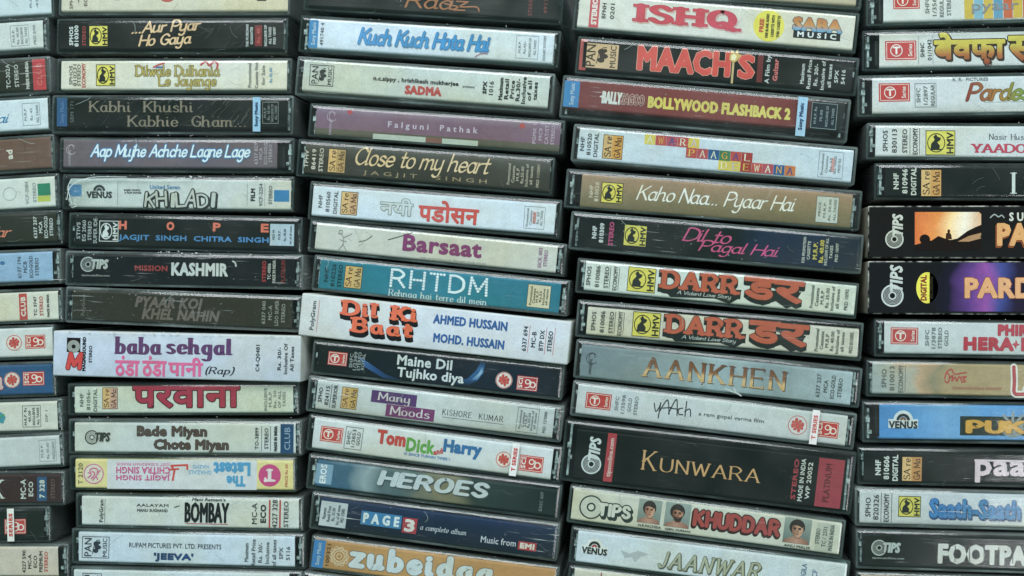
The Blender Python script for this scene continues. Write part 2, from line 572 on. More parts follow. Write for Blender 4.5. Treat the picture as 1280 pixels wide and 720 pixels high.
def pen_polys(text, style, grow=0.0, gap=None):
    a, b, ph, sr, stt, sh, gp = STY[style]
    if gap is not None:
        gp = gap
    a, b, ph = a + grow, b + grow, math.radians(ph)
    X, out = 0.0, []
    for ch in text:
        wd, st = G.get(ch, G[' '])
        for s in st:
            P = [tuple(float(v) for v in q.split(',')) for q in s[1:].split()]
            P = [(x + X + y * sh, y) for x, y in P]
            Q = cr(P) if s[0] == '~' else P
            if style == 'dots':
                R, d = [], 0.0
                for i in range(len(Q) - 1):
                    l = math.dist(Q[i], Q[i + 1])
                    k = max(1, round(l / 1.7))
                    R += [(Q[i][0] + (Q[i + 1][0] - Q[i][0]) * j / k, Q[i][1] + (Q[i + 1][1] - Q[i][1]) * j / k) for j in range(k)]
                R.append(Q[-1])
                for (x, y) in R:
                    out.append([(x + .86 * math.cos(k * 1.0472), y + .86 * math.sin(k * 1.0472)) for k in range(6)])
                continue
            out += sweep(Q, a, b, ph)
            if sr and (s[0] == '-' or style in ('slab',)):
                for (p, q) in ((P[0], P[1]), (P[-1], P[-2])):
                    dx, dy = q[0] - p[0], q[1] - p[1]
                    l = math.hypot(dx, dy)
                    r, tt = sr + a + grow * .3, stt + grow
                    if abs(dy) / l > .6:
                        y = p[1] + (stt * .5 if dy > 0 else -stt * .5)
                        if s[0] == '~' and not (p[1] > 9):
                            continue
                        out.append([(p[0] - r, y - tt), (p[0] + r, y - tt), (p[0] + r, y + tt), (p[0] - r, y + tt)])
                    elif s[0] == '-' and len(P) >= 2 and p[0] - X > 2:
                        y = p[1] + (-.55 if p[1] > 7 else .55 if p[1] < 3 else 0) * sr
                        hgt = sr * .9 + b
                        out.append([(p[0] - tt, y - hgt), (p[0] + tt, y - hgt), (p[0] + tt, y + hgt), (p[0] - tt, y + hgt)])
        X += wd + gp
    return out


_TC = {}


def sans_polys(text, shear=0.0, sp=1.0):
    """(fill polygons, outline edges) of text in the built-in typeface"""
    key = (text, shear, sp)
    if key in _TC:
        return _TC[key]
    c = bpy.data.curves.new('lettering', 'FONT')
    c.body = text
    c.size = 1.0
    c.shear = shear
    c.space_character = sp
    c.resolution_u = 2
    o = bpy.data.objects.new('lettering', c)
    COL.objects.link(o)
    bpy.context.view_layer.update()
    dg = bpy.context.evaluated_depsgraph_get()
    ev = o.evaluated_get(dg)
    me = ev.to_mesh()
    V = [(v.co.x, v.co.y) for v in me.vertices]
    F, cnt = [], {}
    for p in me.polygons:
        vs = list(p.vertices)
        F.append([V[i] for i in vs])
        for i in range(len(vs)):
            e = tuple(sorted((vs[i], vs[(i + 1) % len(vs)])))
            cnt[e] = cnt.get(e, 0) + 1
    # merge coincident outline vertices by position
    E = [(V[a], V[b]) for (a, b), n in cnt.items() if n == 1]
    ev.to_mesh_clear()
    bpy.data.objects.remove(o)
    bpy.data.curves.remove(c)
    _TC[key] = (F, E)
    return F, E


def ribbons(E, r):
    out = []
    for (a, b) in E:
        l = math.dist(a, b)
        if l < 1e-6:
            continue
        dx, dy = (b[0] - a[0]) / l * r, (b[1] - a[1]) / l * r
        k = .55
        out.append([(a[0] - dx * k + dy, a[1] - dy * k - dx), (b[0] + dx * k + dy, b[1] + dy * k - dx),
                    (b[0] + dx * k - dy, b[1] + dy * k + dx), (a[0] - dx * k - dy, a[1] - dy * k + dx),
                    (a[0] - dx, a[1] - dy)])
    return out


# ---------------------------------------------------------------- one cassette at a time
class K:
    pass


k = K()
LAY = 0.00005


def begin(name, label, pts, x0, x1, h, X0=None, X1=None, t=23, b=23, card='#d8dad6', sleeve=False, side=None):
    """pts: two photograph points on the midline of the spine; x0,x1,h the card; X0,X1,t,b the case round it"""
    (xa, ya), (xb, yb) = pts
    k.th = math.atan2(yb - ya, xb - xa)
    k.xa, k.ya, k.sl = xa, ya, (yb - ya) / (xb - xa)
    k.ct, k.st = math.cos(k.th), math.sin(k.th)
    if sleeve:
        X0, X1, t, b = x0, x1, h / 2, h / 2
    k.ztop = Z0 + (0.0022 if sleeve else random.uniform(-.0006, .0006))
    k.zc = k.ztop - (0 if sleeve else 0.0014)
    k.h, k.x0, k.x1 = h, x0, x1
    cx, cv = (X0 + X1) / 2, (b - t) / 2

    def ph(x, v):
        return x, k.ya + (x - k.xa) * k.sl + v
    pc = W(*ph(cx, cv), k.ztop)
    pl, pr = W(*ph(X0, cv), k.ztop), W(*ph(X1, cv), k.ztop)
    pt, pb = W(*ph(cx, -t), k.ztop), W(*ph(cx, b), k.ztop)
    L, H = (pr - pl).length, (pt - pb).length * k.ct
    ang = math.atan2(pr.y - pl.y, pr.x - pl.x)
    mid = (pl + pr) / 2
    r = bpy.data.objects.new(name, None)
    r.empty_display_size = 0.01
    r.location = (mid.x, mid.y, 0)
    r.rotation_euler = (0, 0, ang)
    COL.objects.link(r)
    r['label'] = label
    r['category'] = 'cassette'
    r['group'] = 'music cassettes packed in columns'
    k.root, k.L, k.H = r, L, H
    k.inv = Matrix.Rotation(-ang, 4, 'Z') @ Matrix.Translation((-mid.x, -mid.y, 0))
    k.parts = {}
    k.parent = None
    rnd = random.Random(label)
    if sleeve:
        o = box_round('cardboard_sleeve', L / 2, H / 2, k.ztop, .0007, [sleeve_mat(card, .5), ink(side or card, .6)])
        o.parent = r
        k.card = o
        return r
    # clear shell
    o = box_round('case', L / 2, H / 2, k.ztop, .0024, [SHELL, WALL], rim=.0010)
    o.parent = r
    # tape inside
    dz = k.ztop - .0075
    tp = box_round('tape', L / 2 - .0062, H / 2 - .0030, dz, .0008, [TAPE])
    tp.parent = r
    # lugs of the hinge at both ends
    for sx in (-1, 1):
        v, f = [], []
        xc = sx * (L / 2 - .0026 - rnd.random() * .0006)
        yc = (rnd.random() - .5) * .003
        for (dx, dy, hx, hy, zt) in ((0, yc, .00045, H / 2 - .0022, .0032), (sx * .0003, yc + .002, .0008, .0011, .0022), (-sx * .0006, yc - .0032, .0007, .0007, .0019)):
            n = len(v)
            for (a_, b_) in ((-1, -1), (1, -1), (1, 1), (-1, 1)):
                v.append((xc + dx + a_ * hx, max(-H / 2 + .0016, min(H / 2 - .0016, dy + b_ * hy)), k.ztop - zt))
            for (a_, b_) in ((-1, -1), (1, -1), (1, 1), (-1, 1)):
                v.append((xc + dx + a_ * hx * 1.25, max(-H / 2 + .0015, min(H / 2 - .0015, dy + b_ * hy)), k.ztop - zt - .004))
            f += [(n, n + 1, n + 2, n + 3)] + [(n + i, n + 4 + i, n + 4 + (i + 1) % 4, n + (i + 1) % 4) for i in range(4)]
        mesh_obj('hinge', v, f, [HINGE], parent=r)
    # folded paper card
    cl = local(W(*ph((x0 + x1) / 2, 0), k.zc))
    e0, e1 = local(W(*ph(x0, 0), k.zc)), local(W(*ph(x1, 0), k.zc))
    hw = (e1 - e0).length / 2
    hh = (local(W(*ph((x0 + x1) / 2, -h / 2), k.zc)) - cl).length
    hh = min(hh, H / 2 - .0012)
    hw = min(hw, L / 2 - .0012)
    rr, prof = .0011, []
    for i in range(5):
        a_ = math.pi / 2 * i / 4
        prof.append((-hh + rr - rr * math.cos(a_), k.zc - rr + rr * math.sin(a_)))
    prof = [(-hh, k.zc - .010)] + prof + [(-y, z) for y, z in reversed(prof)] + [(hh, k.zc - .010)]
    v, f, sm = [], [], []
    for sx in (-1, 1):
        v += [(cl.x + sx * hw, cl.y + y, z) for y, z in prof]
    n = len(prof)
    for i in range(n - 1):
        f.append((i, n + i, n + i + 1, i + 1))
        sm.append(i not in (5,))
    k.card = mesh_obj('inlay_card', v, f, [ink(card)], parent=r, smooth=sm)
    return r


def box_round(name, hx, hy, zt, r, mats, rim=0, bottom=0.0):
    """upright box with rounded corners and rounded top edges; with rim also inner walls in the second material"""
    v, f, mi, sm = [], [], [], []
    C = []
    for (sx, sy, a0) in ((1, 1, 0), (-1, 1, 90), (-1, -1, 180), (1, -1, 270)):
        for i in range(4):
            a = math.radians(a0 + 30 * i)
            C.append((sx, sy, math.cos(a), math.sin(a)))
    n = len(C)
    rings = []
    prof = [(0, bottom), (0, zt - r)] + [(r - r * math.cos(q), zt - r + r * math.sin(q)) for q in (math.pi / 6, math.pi / 3, math.pi / 2)]
    if rim:      # moulded lid: small round, then a wide shallow chamfer added to catch highlights, up to the flat
        prof = [(0, bottom), (0, zt - .0015), (.00012, zt - .00115), (.00038, zt - .00085), (.00072, zt - .00062), (.0014, zt - .00026), (r, zt)]
    rc = .0011 if rim else r
    for (ins, z) in prof:
        rings.append(len(v))
        for (sx, sy, c, s) in C:
            q = max(rc, ins + 1e-5)
            v.append((sx * (hx - q) + c * max(1e-5, rc - ins), sy * (hy - q) + s * max(1e-5, rc - ins), z))
    for a, b in zip(rings, rings[1:]):
        for i in range(n):
            f.append((a + i, a + (i + 1) % n, b + (i + 1) % n, b + i))
            mi.append(0)
            sm.append(True)
    f.append(tuple(range(rings[-1], rings[-1] + n)))
    mi.append(0)
    sm.append(False)
    if rim:
        zr = zt - .0015
        q = [(hx - .0002, hy - .0002), (hx - rim, hy - rim)]
        n0 = len(v)
        for (x, y) in q:
            v += [(x, y, zr), (-x, y, zr), (-x, -y, zr), (x, -y, zr)]
        x, y = q[1]
        v += [(x, y, .001), (-x, y, .001), (-x, -y, .001), (x, -y, .001)]
        for i in range(4):
            j = (i + 1) % 4
            f += [(n0 + i, n0 + j, n0 + 4 + j, n0 + 4 + i), (n0 + 4 + i, n0 + 4 + j, n0 + 8 + j, n0 + 8 + i)]
            mi += [1, 1]
            sm += [False, False]
    elif len(mats) > 1:
        for i in range(n):
            mi[i] = 1
    return mesh_obj(name, v, f, mats, mi, None, sm)


def local(p):
    return k.inv @ p


def put(polys, x, v, lay, col, part, rot=0.0, z=None):
    """polys in pixels (x along, y up) about photograph x and offset v below the midline"""
    c, s = math.cos(math.radians(rot)), math.sin(math.radians(rot))
    P = k.parts.setdefault(part, dict(v=[], f=[], m=[], mats=[], z=z))
    key = str(col)
    if key not in [q[0] for q in P['mats']]:
        P['mats'].append((key, col))
    mi = [q[0] for q in P['mats']].index(key)
    y0 = k.ya + (x - k.xa) * k.sl + v
    base = (z if z is not None else k.zc) + lay * LAY
    for n_, poly in enumerate(polys):
        i0 = len(P['v'])
        zz = base + (n_ % 19) * 1.6e-6
        ar = 0
        for (a, b) in poly:
            da, db = a * c - b * s, a * s + b * c
            q = local(W(x + da * k.ct + db * k.st, y0 + da * k.st - db * k.ct, zz))
            P['v'].append((q.x, q.y, zz))
        m_ = len(poly)
        vv = P['v'][i0:]
        ar = sum(vv[i][0] * vv[(i + 1) % m_][1] - vv[(i + 1) % m_][0] * vv[i][1] for i in range(m_))
        ids = list(range(i0, i0 + m_))
        P['f'].append(tuple(ids if ar > 0 else ids[::-1]))
        P['m'].append(mi)


def FLECKS(n, seed, xa=None, xb=None, v0=None, spread=3.0, size=.8):
    """grains of dust lying on the case, mostly along its upper edge"""
    rnd = random.Random(seed)
    zt = k.ztop + (.00004 if k.zc == k.ztop else -.0004)
    for _ in range(n):
        x = rnd.uniform(xa or k.x0, xb or k.x1)
        v = (v0 if v0 is not None else -k.h / 2 - 2) + rnd.gauss(0, spread)
        r_ = size * rnd.uniform(.35, 1.2)
        put([[(r_ * math.cos(i) * rnd.uniform(.5, 1.6), r_ * math.sin(i) * rnd.uniform(.5, 1.2)) for i in (0, 1.1, 2.3, 3.4, 4.6, 5.6)]], x, v, 9, rnd.choice(['#c9d0cc', '#b4bcb8', '#d8dcd8']), 'dust', 0, zt + .0005)


def CRACK(x, v, pts, lw=.7, col='#b9c6c4'):
    put(sweep(pts, lw / 2, lw / 2, 0), x, v, 9, col, 'crack', 0, k.ztop + .00003)


def SCRATCH(n, seed, xa, xb, a0=-60, a1=-25, lo=8, hi=26, col='#4f5a57', lw=.35):
    """fine scratches across the outside of the lid"""
    rnd = random.Random(seed)
    for _ in range(n):
        a, l = math.radians(rnd.uniform(a0, a1)), rnd.uniform(lo, hi)
        dx, dy = l / 2 * math.cos(a), l / 2 * math.sin(a)
        room = max(1, k.h / 2 + 2 - abs(dy))
        c = (rnd.uniform(-2, 2), rnd.uniform(-2, 2))
        put(sweep(cr([(-dx, -dy), c, (dx, dy)]), lw / 2, lw / 2, 0), rnd.uniform(xa, xb), rnd.uniform(-room, room), 9, col, 'scratches', 0, k.ztop + .00002)


def end():
    sd = random.Random(k.root['label'])
    if k.zc != k.ztop:
        SCRATCH(sd.randint(0, 5), k.root['label'] + 's', k.x0 + 8, k.x1 - 8, -70, 60, 5, 22, '#667370', .28)
        if sd.random() < .55:
            FLECKS(sd.randint(5, 16), k.root['label'], size=.55)
        if sd.random() < .3:
            x_, p_, q_ = sd.uniform(k.x0 + 10, k.x1 - 30), (0, 0), []
            a_ = sd.uniform(-2.6, -.5)
            for _ in range(5):
                q_.append(p_)
                p_ = (p_[0] + 6 * math.cos(a_), p_[1] + 3.5 * math.sin(a_))
                a_ += sd.uniform(-.5, .5)
            CRACK(x_, -k.h / 2 + 1, q_, .45, '#8fa09d')
    for part, P in k.parts.items():
        par = k.root if part in ('seal_tape', 'dust', 'crack', 'wrap_highlights', 'scratches') else k.card
        o = mesh_obj(part.split('|')[0], P['v'], P['f'], [ink(c) for _, c in P['mats']], P['m'], par)
        if part in ('dust', 'scratches'):
            o['kind'] = 'stuff'


def fit(polys, w_, h_, ref=None):
    xs = [p[0] for q in (ref or polys) for p in q]
    ys = [p[1] for q in (ref or polys) for p in q]
    x0, x1, y0, y1 = min(xs), max(xs), min(ys), max(ys)
    if h_ < 0:
        sy, y0, y1 = -h_ / .70, 0.0, .70
    else:
        sy = h_ / max(1e-6, y1 - y0)
    sx = w_ / max(1e-6, x1 - x0) if w_ else sy
    cx, cy = (x0 + x1) / 2, (y0 + y1) / 2
    return lambda p: ((p[0] - cx) * sx, (p[1] - cy) * sy)


def T(text, x, v, w_, h_, col, bold=0.0, rot=0, shear=0, out=None, drop=None, lay=3, part='title', z=None, hscale=1.0):
    """built-in sans lettering fitted to w_ x h_ pixels; out=(colour, px) outline; drop=(colour, dx, dy) shadow print"""
    F, E = sans_polys(text, shear, 1.0 + round(min(.3, 1.1 * bold / abs(h_)), 2))
    if not F:
        return
    fn = fit(F, w_, h_)
    F2 = [[fn(p) for p in q] for q in F]
    E2 = [(fn(a), fn(b)) for a, b in E]
    if drop:
        dc, dx, dy = drop
        n = max(1, int(math.hypot(dx, dy) / .9))
        for i in range(1, n + 1):
            o_ = [[(p[0] + dx * i / n, p[1] - dy * i / n) for p in q] for q in F2 + ribbons(E2, bold + (out[1] if out else .3))]
            put(o_, x, v, lay - 2 - .25 * i / n, dc, part, rot, z)
    if out:
        put(ribbons(E2, out[1] + bold), x, v, lay - 1, out[0], part, rot, z)
    if bold:
        put(ribbons(E2, bold), x, v, lay, col, part, rot, z)
    put(F2, x, v, lay + .8, col, part, rot, z)


def P(text, x, v, w_, h_, col, style, rot=0, out=None, drop=None, lay=3, part='title', gap=None):
    F = pen_polys(text, style, 0, gap)
    fn = fit(F, w_, h_)
    xs = [p[0] for q in F for p in q]
    ys = [p[1] for q in F for p in q]
    sc = ((w_ or 1) / (max(xs) - min(xs)) if w_ else h_ / (max(ys) - min(ys)))
    sc = (sc + h_ / (max(ys) - min(ys))) / 2
    if drop:
        dc, dx, dy = drop
        B = pen_polys(text, style, (out[1] / sc if out else 0), gap)
        n = max(1, int(math.hypot(dx, dy) / .9))
        for i in range(1, n + 1):
            put([[(fn(p)[0] + dx * i / n, fn(p)[1] - dy * i / n) for p in q] for q in B], x, v, lay - 2 - .25 * i / n, dc, part, rot)
    if out:
        B = pen_polys(text, style, out[1] / sc, gap)
        put([[fn(p) for p in q] for q in B], x, v, lay - 1, out[0], part, rot)
    put([[fn(p) for p in q] for q in F], x, v, lay, col, part, rot)


def R(x, v, w_, h_, col, part='colour_band', lay=1, rot=0, z=None):
    put([[(-w_ / 2, -h_ / 2), (w_ / 2, -h_ / 2), (w_ / 2, h_ / 2), (-w_ / 2, h_ / 2)]], x, v, lay, col, part, rot, z)


def B(xa, xb, col, part='colour_band', lay=1, h=None):
    """band over the whole height of the card from photograph xa to xb"""
    R((xa + xb) / 2, 0, (xb - xa) / k.ct, (h or k.h - 3.2), col, part, lay)


def EL(x, v, rx, ry, col, part='logo', lay=2, n=28, rot=0):
    put([[(rx * math.cos(i * 2 * math.pi / n), ry * math.sin(i * 2 * math.pi / n)) for i in range(n)]], x, v, lay, col, part, rot)


def RING(x, v, r, lw, col, part='logo', lay=3, a0=0, a1=360, n=28, ry=None):
    ry = ry or r
    q = []
    for i in range(n):
        a, b = math.radians(a0 + (a1 - a0) * i / n), math.radians(a0 + (a1 - a0) * (i + 1) / n)
        o_, i_ = 1 + lw / 2 / r, 1 - lw / 2 / r
        q.append([(r * o_ * math.cos(a), ry * o_ * math.sin(a)), (r * o_ * math.cos(b), ry * o_ * math.sin(b)),
                  (r * i_ * math.cos(b), ry * i_ * math.sin(b)), (r * i_ * math.cos(a), ry * i_ * math.sin(a))])
    put(q, x, v, lay, col, part)


def FR(x, v, w_, h_, lw, col, part='logo', lay=3, rot=0):
    a, b = w_ / 2, h_ / 2
    put([[(-a, b - lw), (a, b - lw), (a, b), (-a, b)], [(-a, -b), (a, -b), (a, -b + lw), (-a, -b + lw)],
         [(-a, -b + lw), (-a + lw, -b + lw), (-a + lw, b - lw), (-a, b - lw)], [(a - lw, -b + lw), (a, -b + lw), (a, b - lw), (a - lw, b - lw)]], x, v, lay, col, part, rot)


def ST(x, v, pts, lw, col, part='title', lay=3, smooth=True, rot=0):
    """brush stroke through points in pixels about (x,v), y up"""
    put(sweep(cr(pts) if smooth else pts, lw / 2, lw / 2, 0), x, v, lay, col, part, rot)


def PG(x, v, pts, col, part='picture', lay=2, rot=0):
    put([pts], x, v, lay, col, part, rot)


def V(lines, xs, col, ts=4.2, ln=None, v=0, bold=0.12, part='fine_print', rot=90, lay=3, z=None):
    """lines of small print running up the spine, one per photograph x in xs; ts letter height, ln length of the longest"""
    if isinstance(xs, tuple):
        a, b = xs
        xs = [a + (b - a) * i / max(1, len(lines) - 1) for i in range(len(lines))]
    ln = ln or k.h * .72
    big = max(len(s) for s in lines)
    for s, x in zip(lines, xs):
        T(s, x, v, ln * (0.25 + .75 * len(s) / big) if len(lines) > 1 else ln, -ts, col, bold, rot, part=part, lay=lay, z=z)


# marks that recur
DK, LT, RED = '#2b3230', '#c9d2cf', '#c23a3a'


def HMV(x, v, w_, h_, bgc='#d9cf4a', fg='#1d241f'):
    R(x, v, w_, h_, bgc, 'logo', 1)
    FR(x, v, w_, h_, .8, fg, 'logo', 2)
    a = x - w_ * .14
    RING(a, v, w_ * .29, 1.0, fg, 'logo', 3, ry=h_ * .37)
    PG(a, v, [(w_ * p, h_ * q) for p, q in ((-.19, -.24), (.10, -.26), (.13, -.12), (.03, .02), (.13, .10), (.16, .20), (.05, .24), (-.01, .35), (-.10, .24), (-.05, .12), (-.17, -.04))], fg, 'logo', 3)
    R(a, v + h_ * .27, w_ * .40, h_ * .05, fg, 'logo', 3)
    T('HMV', x + w_ * .33, v, h_ * .84, w_ * .22, fg, .35, 90, part='logo', lay=3)


def TS(x, v, w_, h_, c=RED):
    R(x, v, w_, h_, c, 'logo', 1)
    FR(x, v, w_ * .92, h_ * .88, .7, '#e6dcd6', 'logo', 2)
    RING(x - w_ * .14, v, h_ * .30, 1.1, '#eadfd9', 'logo', 3)
    T('T', x - w_ * .14, v, h_ * .34, h_ * .36, '#eadfd9', .5, part='logo', lay=3)
    T('Series', x + w_ * .30, v, h_ * .62, w_ * .13, '#eadfd9', .15, 90, part='logo', lay=3)


def SAREGAMA(x, v, w_, h_, bgc='#c89a58', fg='#2b2420'):
    R(x, v, w_, h_, bgc, 'logo', 1)
    R(x - w_ * .25, v, w_ * .44, h_ * .94, '#d6b070', 'logo', 1.6)
    FR(x, v, w_, h_, .6, fg, 'logo', 2)
    P('SA re', x - w_ * .24, v, h_ * .86, w_ * .34, fg, 'deco', 90, part='logo', lay=3)
    P('GA Ma', x + w_ * .24, v, h_ * .86, w_ * .34, '#54352a', 'deco', 90, part='logo', lay=3)


def PAN(x, v, w_, h_, fg=DK, fill=None):
    if fill:
        R(x, v, w_, h_, fill, 'logo', 1)
    FR(x, v, w_, h_, .7, fg, 'logo', 3)
    T('PAN', x - w_ * .28, v, h_ * .84, w_ * .26, fg, .05, 90, part='logo', lay=3)
    T('MUSIC', x + w_ * .34, v, h_ * .84, w_ * .16, fg, .05, 90, part='logo', lay=3)
    for (dx, dy, rx, ry) in ((.02, .16, .10, .12), (.08, 0, .12, .10), (.0, -.16, .10, .10), (.12, .22, .06, .07)):
        EL(x + w_ * dx, v - h_ * dy, w_ * rx, h_ * ry, fg, 'logo', 2.5 + dx)
    ST(x + w_ * .03, v, [(-w_ * .14, -h_ * .30), (-w_ * .1, 0), (0, h_ * .30), (w_ * .12, h_ * .34)], .8, fg, 'logo')


def DISC(x, v, r, fg='#c4cfcc', dark='#1a2220', n=4):
    EL(x, v, r, r, fg, 'logo', 1.4)
    for i in range(n):
        RING(x, v, r * (.42 + .5 * i / n), r * .075, dark, 'logo', 2.2)
    EL(x, v, r * .24, r * .24, dark, 'logo', 2.6)


def TIPS(x, v, r, fg='#c4cfcc', dark='#1a2220', up=False, k3=1.0):
    DISC(x, v, r, fg, dark)
    if up:
        T('TIPS', x + r * .35, v - r * 1.55, r * 2.3, r * 1.05, fg, .75, 90, .2, part='logo', lay=4)
    else:
        T('TIPS', x + r * 1.55 * k3, v - r * .05, r * 2.1 * k3, r * 1.15, fg, .8, 0, .2, out=(dark, .6), part='logo', lay=4)


def VENUS(x, v, w_, fg=DK, plate=None, mid=None):
    if plate:
        R(x, v + w_ * .12, w_ * 1.06, w_ * .32, plate, 'logo', 1)
        RING(x, v, w_ * .24, w_ * .22, plate, 'logo', .8, 0, 180)
    RING(x, v, w_ * .19, w_ * .10, fg, 'logo', 2.2, 0, 180)
    RING(x, v, w_ * .07, w_ * .08, mid or fg, 'logo', 2.6, 0, 180)
    T('VENUS', x, v + w_ * .16, w_, w_ * .24, fg, .5, part='logo', lay=4)


def SCI(x, v, w_, h_, c=RED):
    R(x, v, w_, h_, c, 'stamp', 1)
    FR(x, v, w_ * .93, h_ * .88, .6, '#e8dcd4', 'stamp', 2)
    T('SCI', x - w_ * .32, v, h_ * .66, w_ * .18, '#e8dcd4', .3, 90, part='stamp', lay=3)
    RING(x + w_ * .02, v - h_ * .12, h_ * .15, 1.3, '#e8dcd4', 'stamp', 3)
    RING(x + w_ * .26, v + h_ * .06, h_ * .18, 1.6, '#e8dcd4', 'stamp', 3)
    ST(x + w_ * .08, v, [(-h_ * .22, -h_ * .30), (0, -h_ * .26), (h_ * .12, -h_ * .05), (h_ * .1, h_ * .2)], 1.3, '#e8dcd4', 'stamp', 3.4)


def SEAL(x, v, r, c='#c8473f', bgc='#dcd8d2'):
    EL(x, v, r, r, bgc, 'seal', 1)
    RING(x, v, r * .93, .8, c, 'seal', 2)
    for i in range(8):
        a = i * .7854 + .2
        EL(x + r * .50 * math.cos(a), v - r * .50 * math.sin(a), r * .17, r * (.15 if i % 2 else .24), c, 'seal', 2.4 + i * .02, 12)
    RING(x, v, r * .32, r * .1, c, 'seal', 2.7)
    EL(x, v, r * .25, r * .25, c, 'seal', 3.4)


def UNIV(x, v, c, r=6):
    RING(x + 2, v - 4, r, .7, c, 'logo', 3, 40, 330)
    RING(x + 2, v - 4, r * .55, .7, c, 'logo', 3, 10, 300, ry=r)
    V(['UNIVERSAL'], [x], c, 3.2, 20, 6, .05, 'logo')


def PRICE(xa, xb, lines, fill='#bccad0', fg=DK, h=None, v=0, part='price_sticker', fr=True, ts=3.0):
    h = h or k.h * .82
    if fill:
        R((xa + xb) / 2, v, xb - xa, h, fill, part, 1)
    if fr:
        FR((xa + xb) / 2, v, xb - xa, h, .5, fg, part, 2)
    n = len(lines)
    V(lines, (xa + (xb - xa) * .16, xb - (xb - xa) * .16), fg, ts, h * .8, v, .05, part)


def TAPE_BAND(xa, xb, text, c='#d5dbdc', fg=RED, h=None, v=0):
    """strip of sealing tape stuck across the outside of the case"""
    zt = k.ztop + .00006
    h = h or 46
    R((xa + xb) / 2, v, xb - xa, h - 5, c, 'seal_tape', 0, z=zt)
    T(text, (xa + xb) / 2, v, h * .62, (xb - xa) * .5, fg, .3, 90, part='seal_tape', lay=2, z=zt)


def vline(x, col, part='fine_print', lw=.6, h=None, v=0):
    R(x, v, lw, h or k.h * .78, col, part, 2)


CREAM, WHITE, PALE, BLACK = '#d2d2c4', '#cfd8dc', '#ccd8e6', '#101614'
OLIVE = '#2b2e25'

INC = ['INCLUSIVE OF', 'ALL TAXES']
PRO = ['Promotional', 'Cassette', 'M.R.P.', 'Rs.50.00', 'Inclusive of', 'all taxes']
MAXP = ['Maximum', 'Retail Price', 'Rs. 30/-', 'Inclusive', 'of all taxes']

# ================================================================ leftmost column, cut by the edge of the picture
def L(label, y0, y1, x1, h, X1, t, b, card, **kw):
    begin('cassette', label, ((0, y0), (x1, y1)), X1 - 297, x1, h, X1 - 305, X1, t, b, card, **kw)


L('bluish white cassette spine end at the top of the leftmost column', 2, -2, 62, 38, 66, 23, 23, '#c3d2dc')
V(['Rs', '45'], (38, 46), '#8a96a0', 2.6, 12, 4)
R(31, 22, 30, 2.2, '#20282a', 'colour_band')  # dark strip below the card, along the lower case edge
end()
L('grey white cassette spine end with boxed grey print, second down in leftmost column', 46, 42.5, 52, 35, 60, 22, 22, '#c6cfd0')
PRICE(13, 36, ['M.R.P.', 'Rs. 45.00', 'INCLUSIVE', 'ALL TAXES'], None, '#8b9699', 26)
V(['PKD 5/98'], [43], '#8b9699', 3, 24)
end()
L('dark cassette spine end with a solid red club band beside white vertical print', 96, 92.5, 58, 42, 62, 23, 23, OLIVE)
V(['TC-302A'], [10], LT, 5, 30)
V(['STEREO'], [20.5], LT, 5, 28)
V(['MADE IN INDIA'], [34], LT, 3.6, 34, bold=.3)
B(41, 57, '#c33b42')
V(['CLUB'], [49], '#d9686a', 6, 28, bold=.4)
end()
L('white cassette spine end with tail of a blue script title and small boxed print', 145, 141.5, 58, 41, 62, 23, 23, '#c9d5dc')
P('Hai', -3, 3, 30, 12, '#3f7fae', 'script')
PRICE(28, 50, ['M.R.P', 'Rs 45', 'ALL TAXES'], None, '#7d8b93', 28)
end()
L('plain brown cassette spine end with two tiny white letters', 194, 190, 62, 41, 67, 23, 23, '#6f5448')
V(['ad'], [12], '#d5d0c6', 7, 11, bold=.5)
V(['faded text', 'faded'], (30, 44), '#7c6154', 4, 30)
end()
L('white cassette spine end with a green and yellow flag block', 243, 239, 67, 38, 73, 23, 22, '#ccd2cc')
V(['VCF-2084'], [33.5], '#8f9996', 4.2, 28)
V(['STEREO'], [43], '#8f9996', 4.2, 24)
R(55, -3, 16, 15, '#27836a', 'colour_band')
R(55, 8.5, 16, 7.5, '#b3bf52', 'colour_band')
RING(12, 0, 8, .7, '#a9b6bd', 'logo')
end()
L('dark olive cassette spine end with coral script letters and white vertical codes', 286, 283.5, 69, 40, 77, 21.5, 22, OLIVE)
P('far', 2, 4, 26, 14, '#d38068', 'script')
V(['6337 207', 'MCA', 'ECO-GOLD', 'STEREO'], (44, 64), LT, 4.2, 27)
end()
L('pale sky blue cassette spine end with dark vertical codes', 335, 332.5, 64, 37, 75, 22, 22, '#93b4d2')
V(['6337 196', 'MCB', 'ECO-GOLD', 'STEREO'], (24, 46), '#56687c', 4.4, 27)
EL(3, -6, 3, 2.4, '#3b76ae', 'logo')
end()
L('cream cassette spine end with a narrow red club strip and red stereo print', 384.5, 381.5, 71, 36, 77, 22, 21, CREAM)
B(24, 34, '#bb4842')
V(['CLUB'], [29], '#dcd3c8', 5.4, 24, bold=.4)
V(['TC 3747'], [44], DK, 3.6, 24)
V(['STEREO'], [51.5], '#bb4842', 4.4, 24)
V(['MADE IN INDIA'], [60], DK, 3, 28)
end()
L('clean white cassette spine end with a red seal and red square stamp', 429, 427, 64, 39, 67, 21.5, 21.5, '#d0d5d6')
SEAL(17.5, 0, 10)
SCI(44, -.5, 25, 17)
end()
L('blue cassette spine end with a red seal and red square stamp', 475.5, 473.5, 64, 39, 69, 22, 22, '#2a5887')
P('a', -1, 4, 10, 16, '#d3b3ae', 'fat', out=('#8a3f3f', 1))
SEAL(15, 0, 10)
SCI(42, -1, 27, 17.5)
end()
L('cream cassette spine end with boxed black print and a blue green mark', 521.5, 519.5, 70, 37, 77, 22, 21, '#cfcfc3')
PG(0, 0, [(-14, -5), (4, -8), (7, 0), (2, 6), (-14, 8)], '#3f93a8', 'logo')
ST(1, 1, [(-8, -3), (0, 2), (4, 4)], 2, '#46a06a', 'logo')
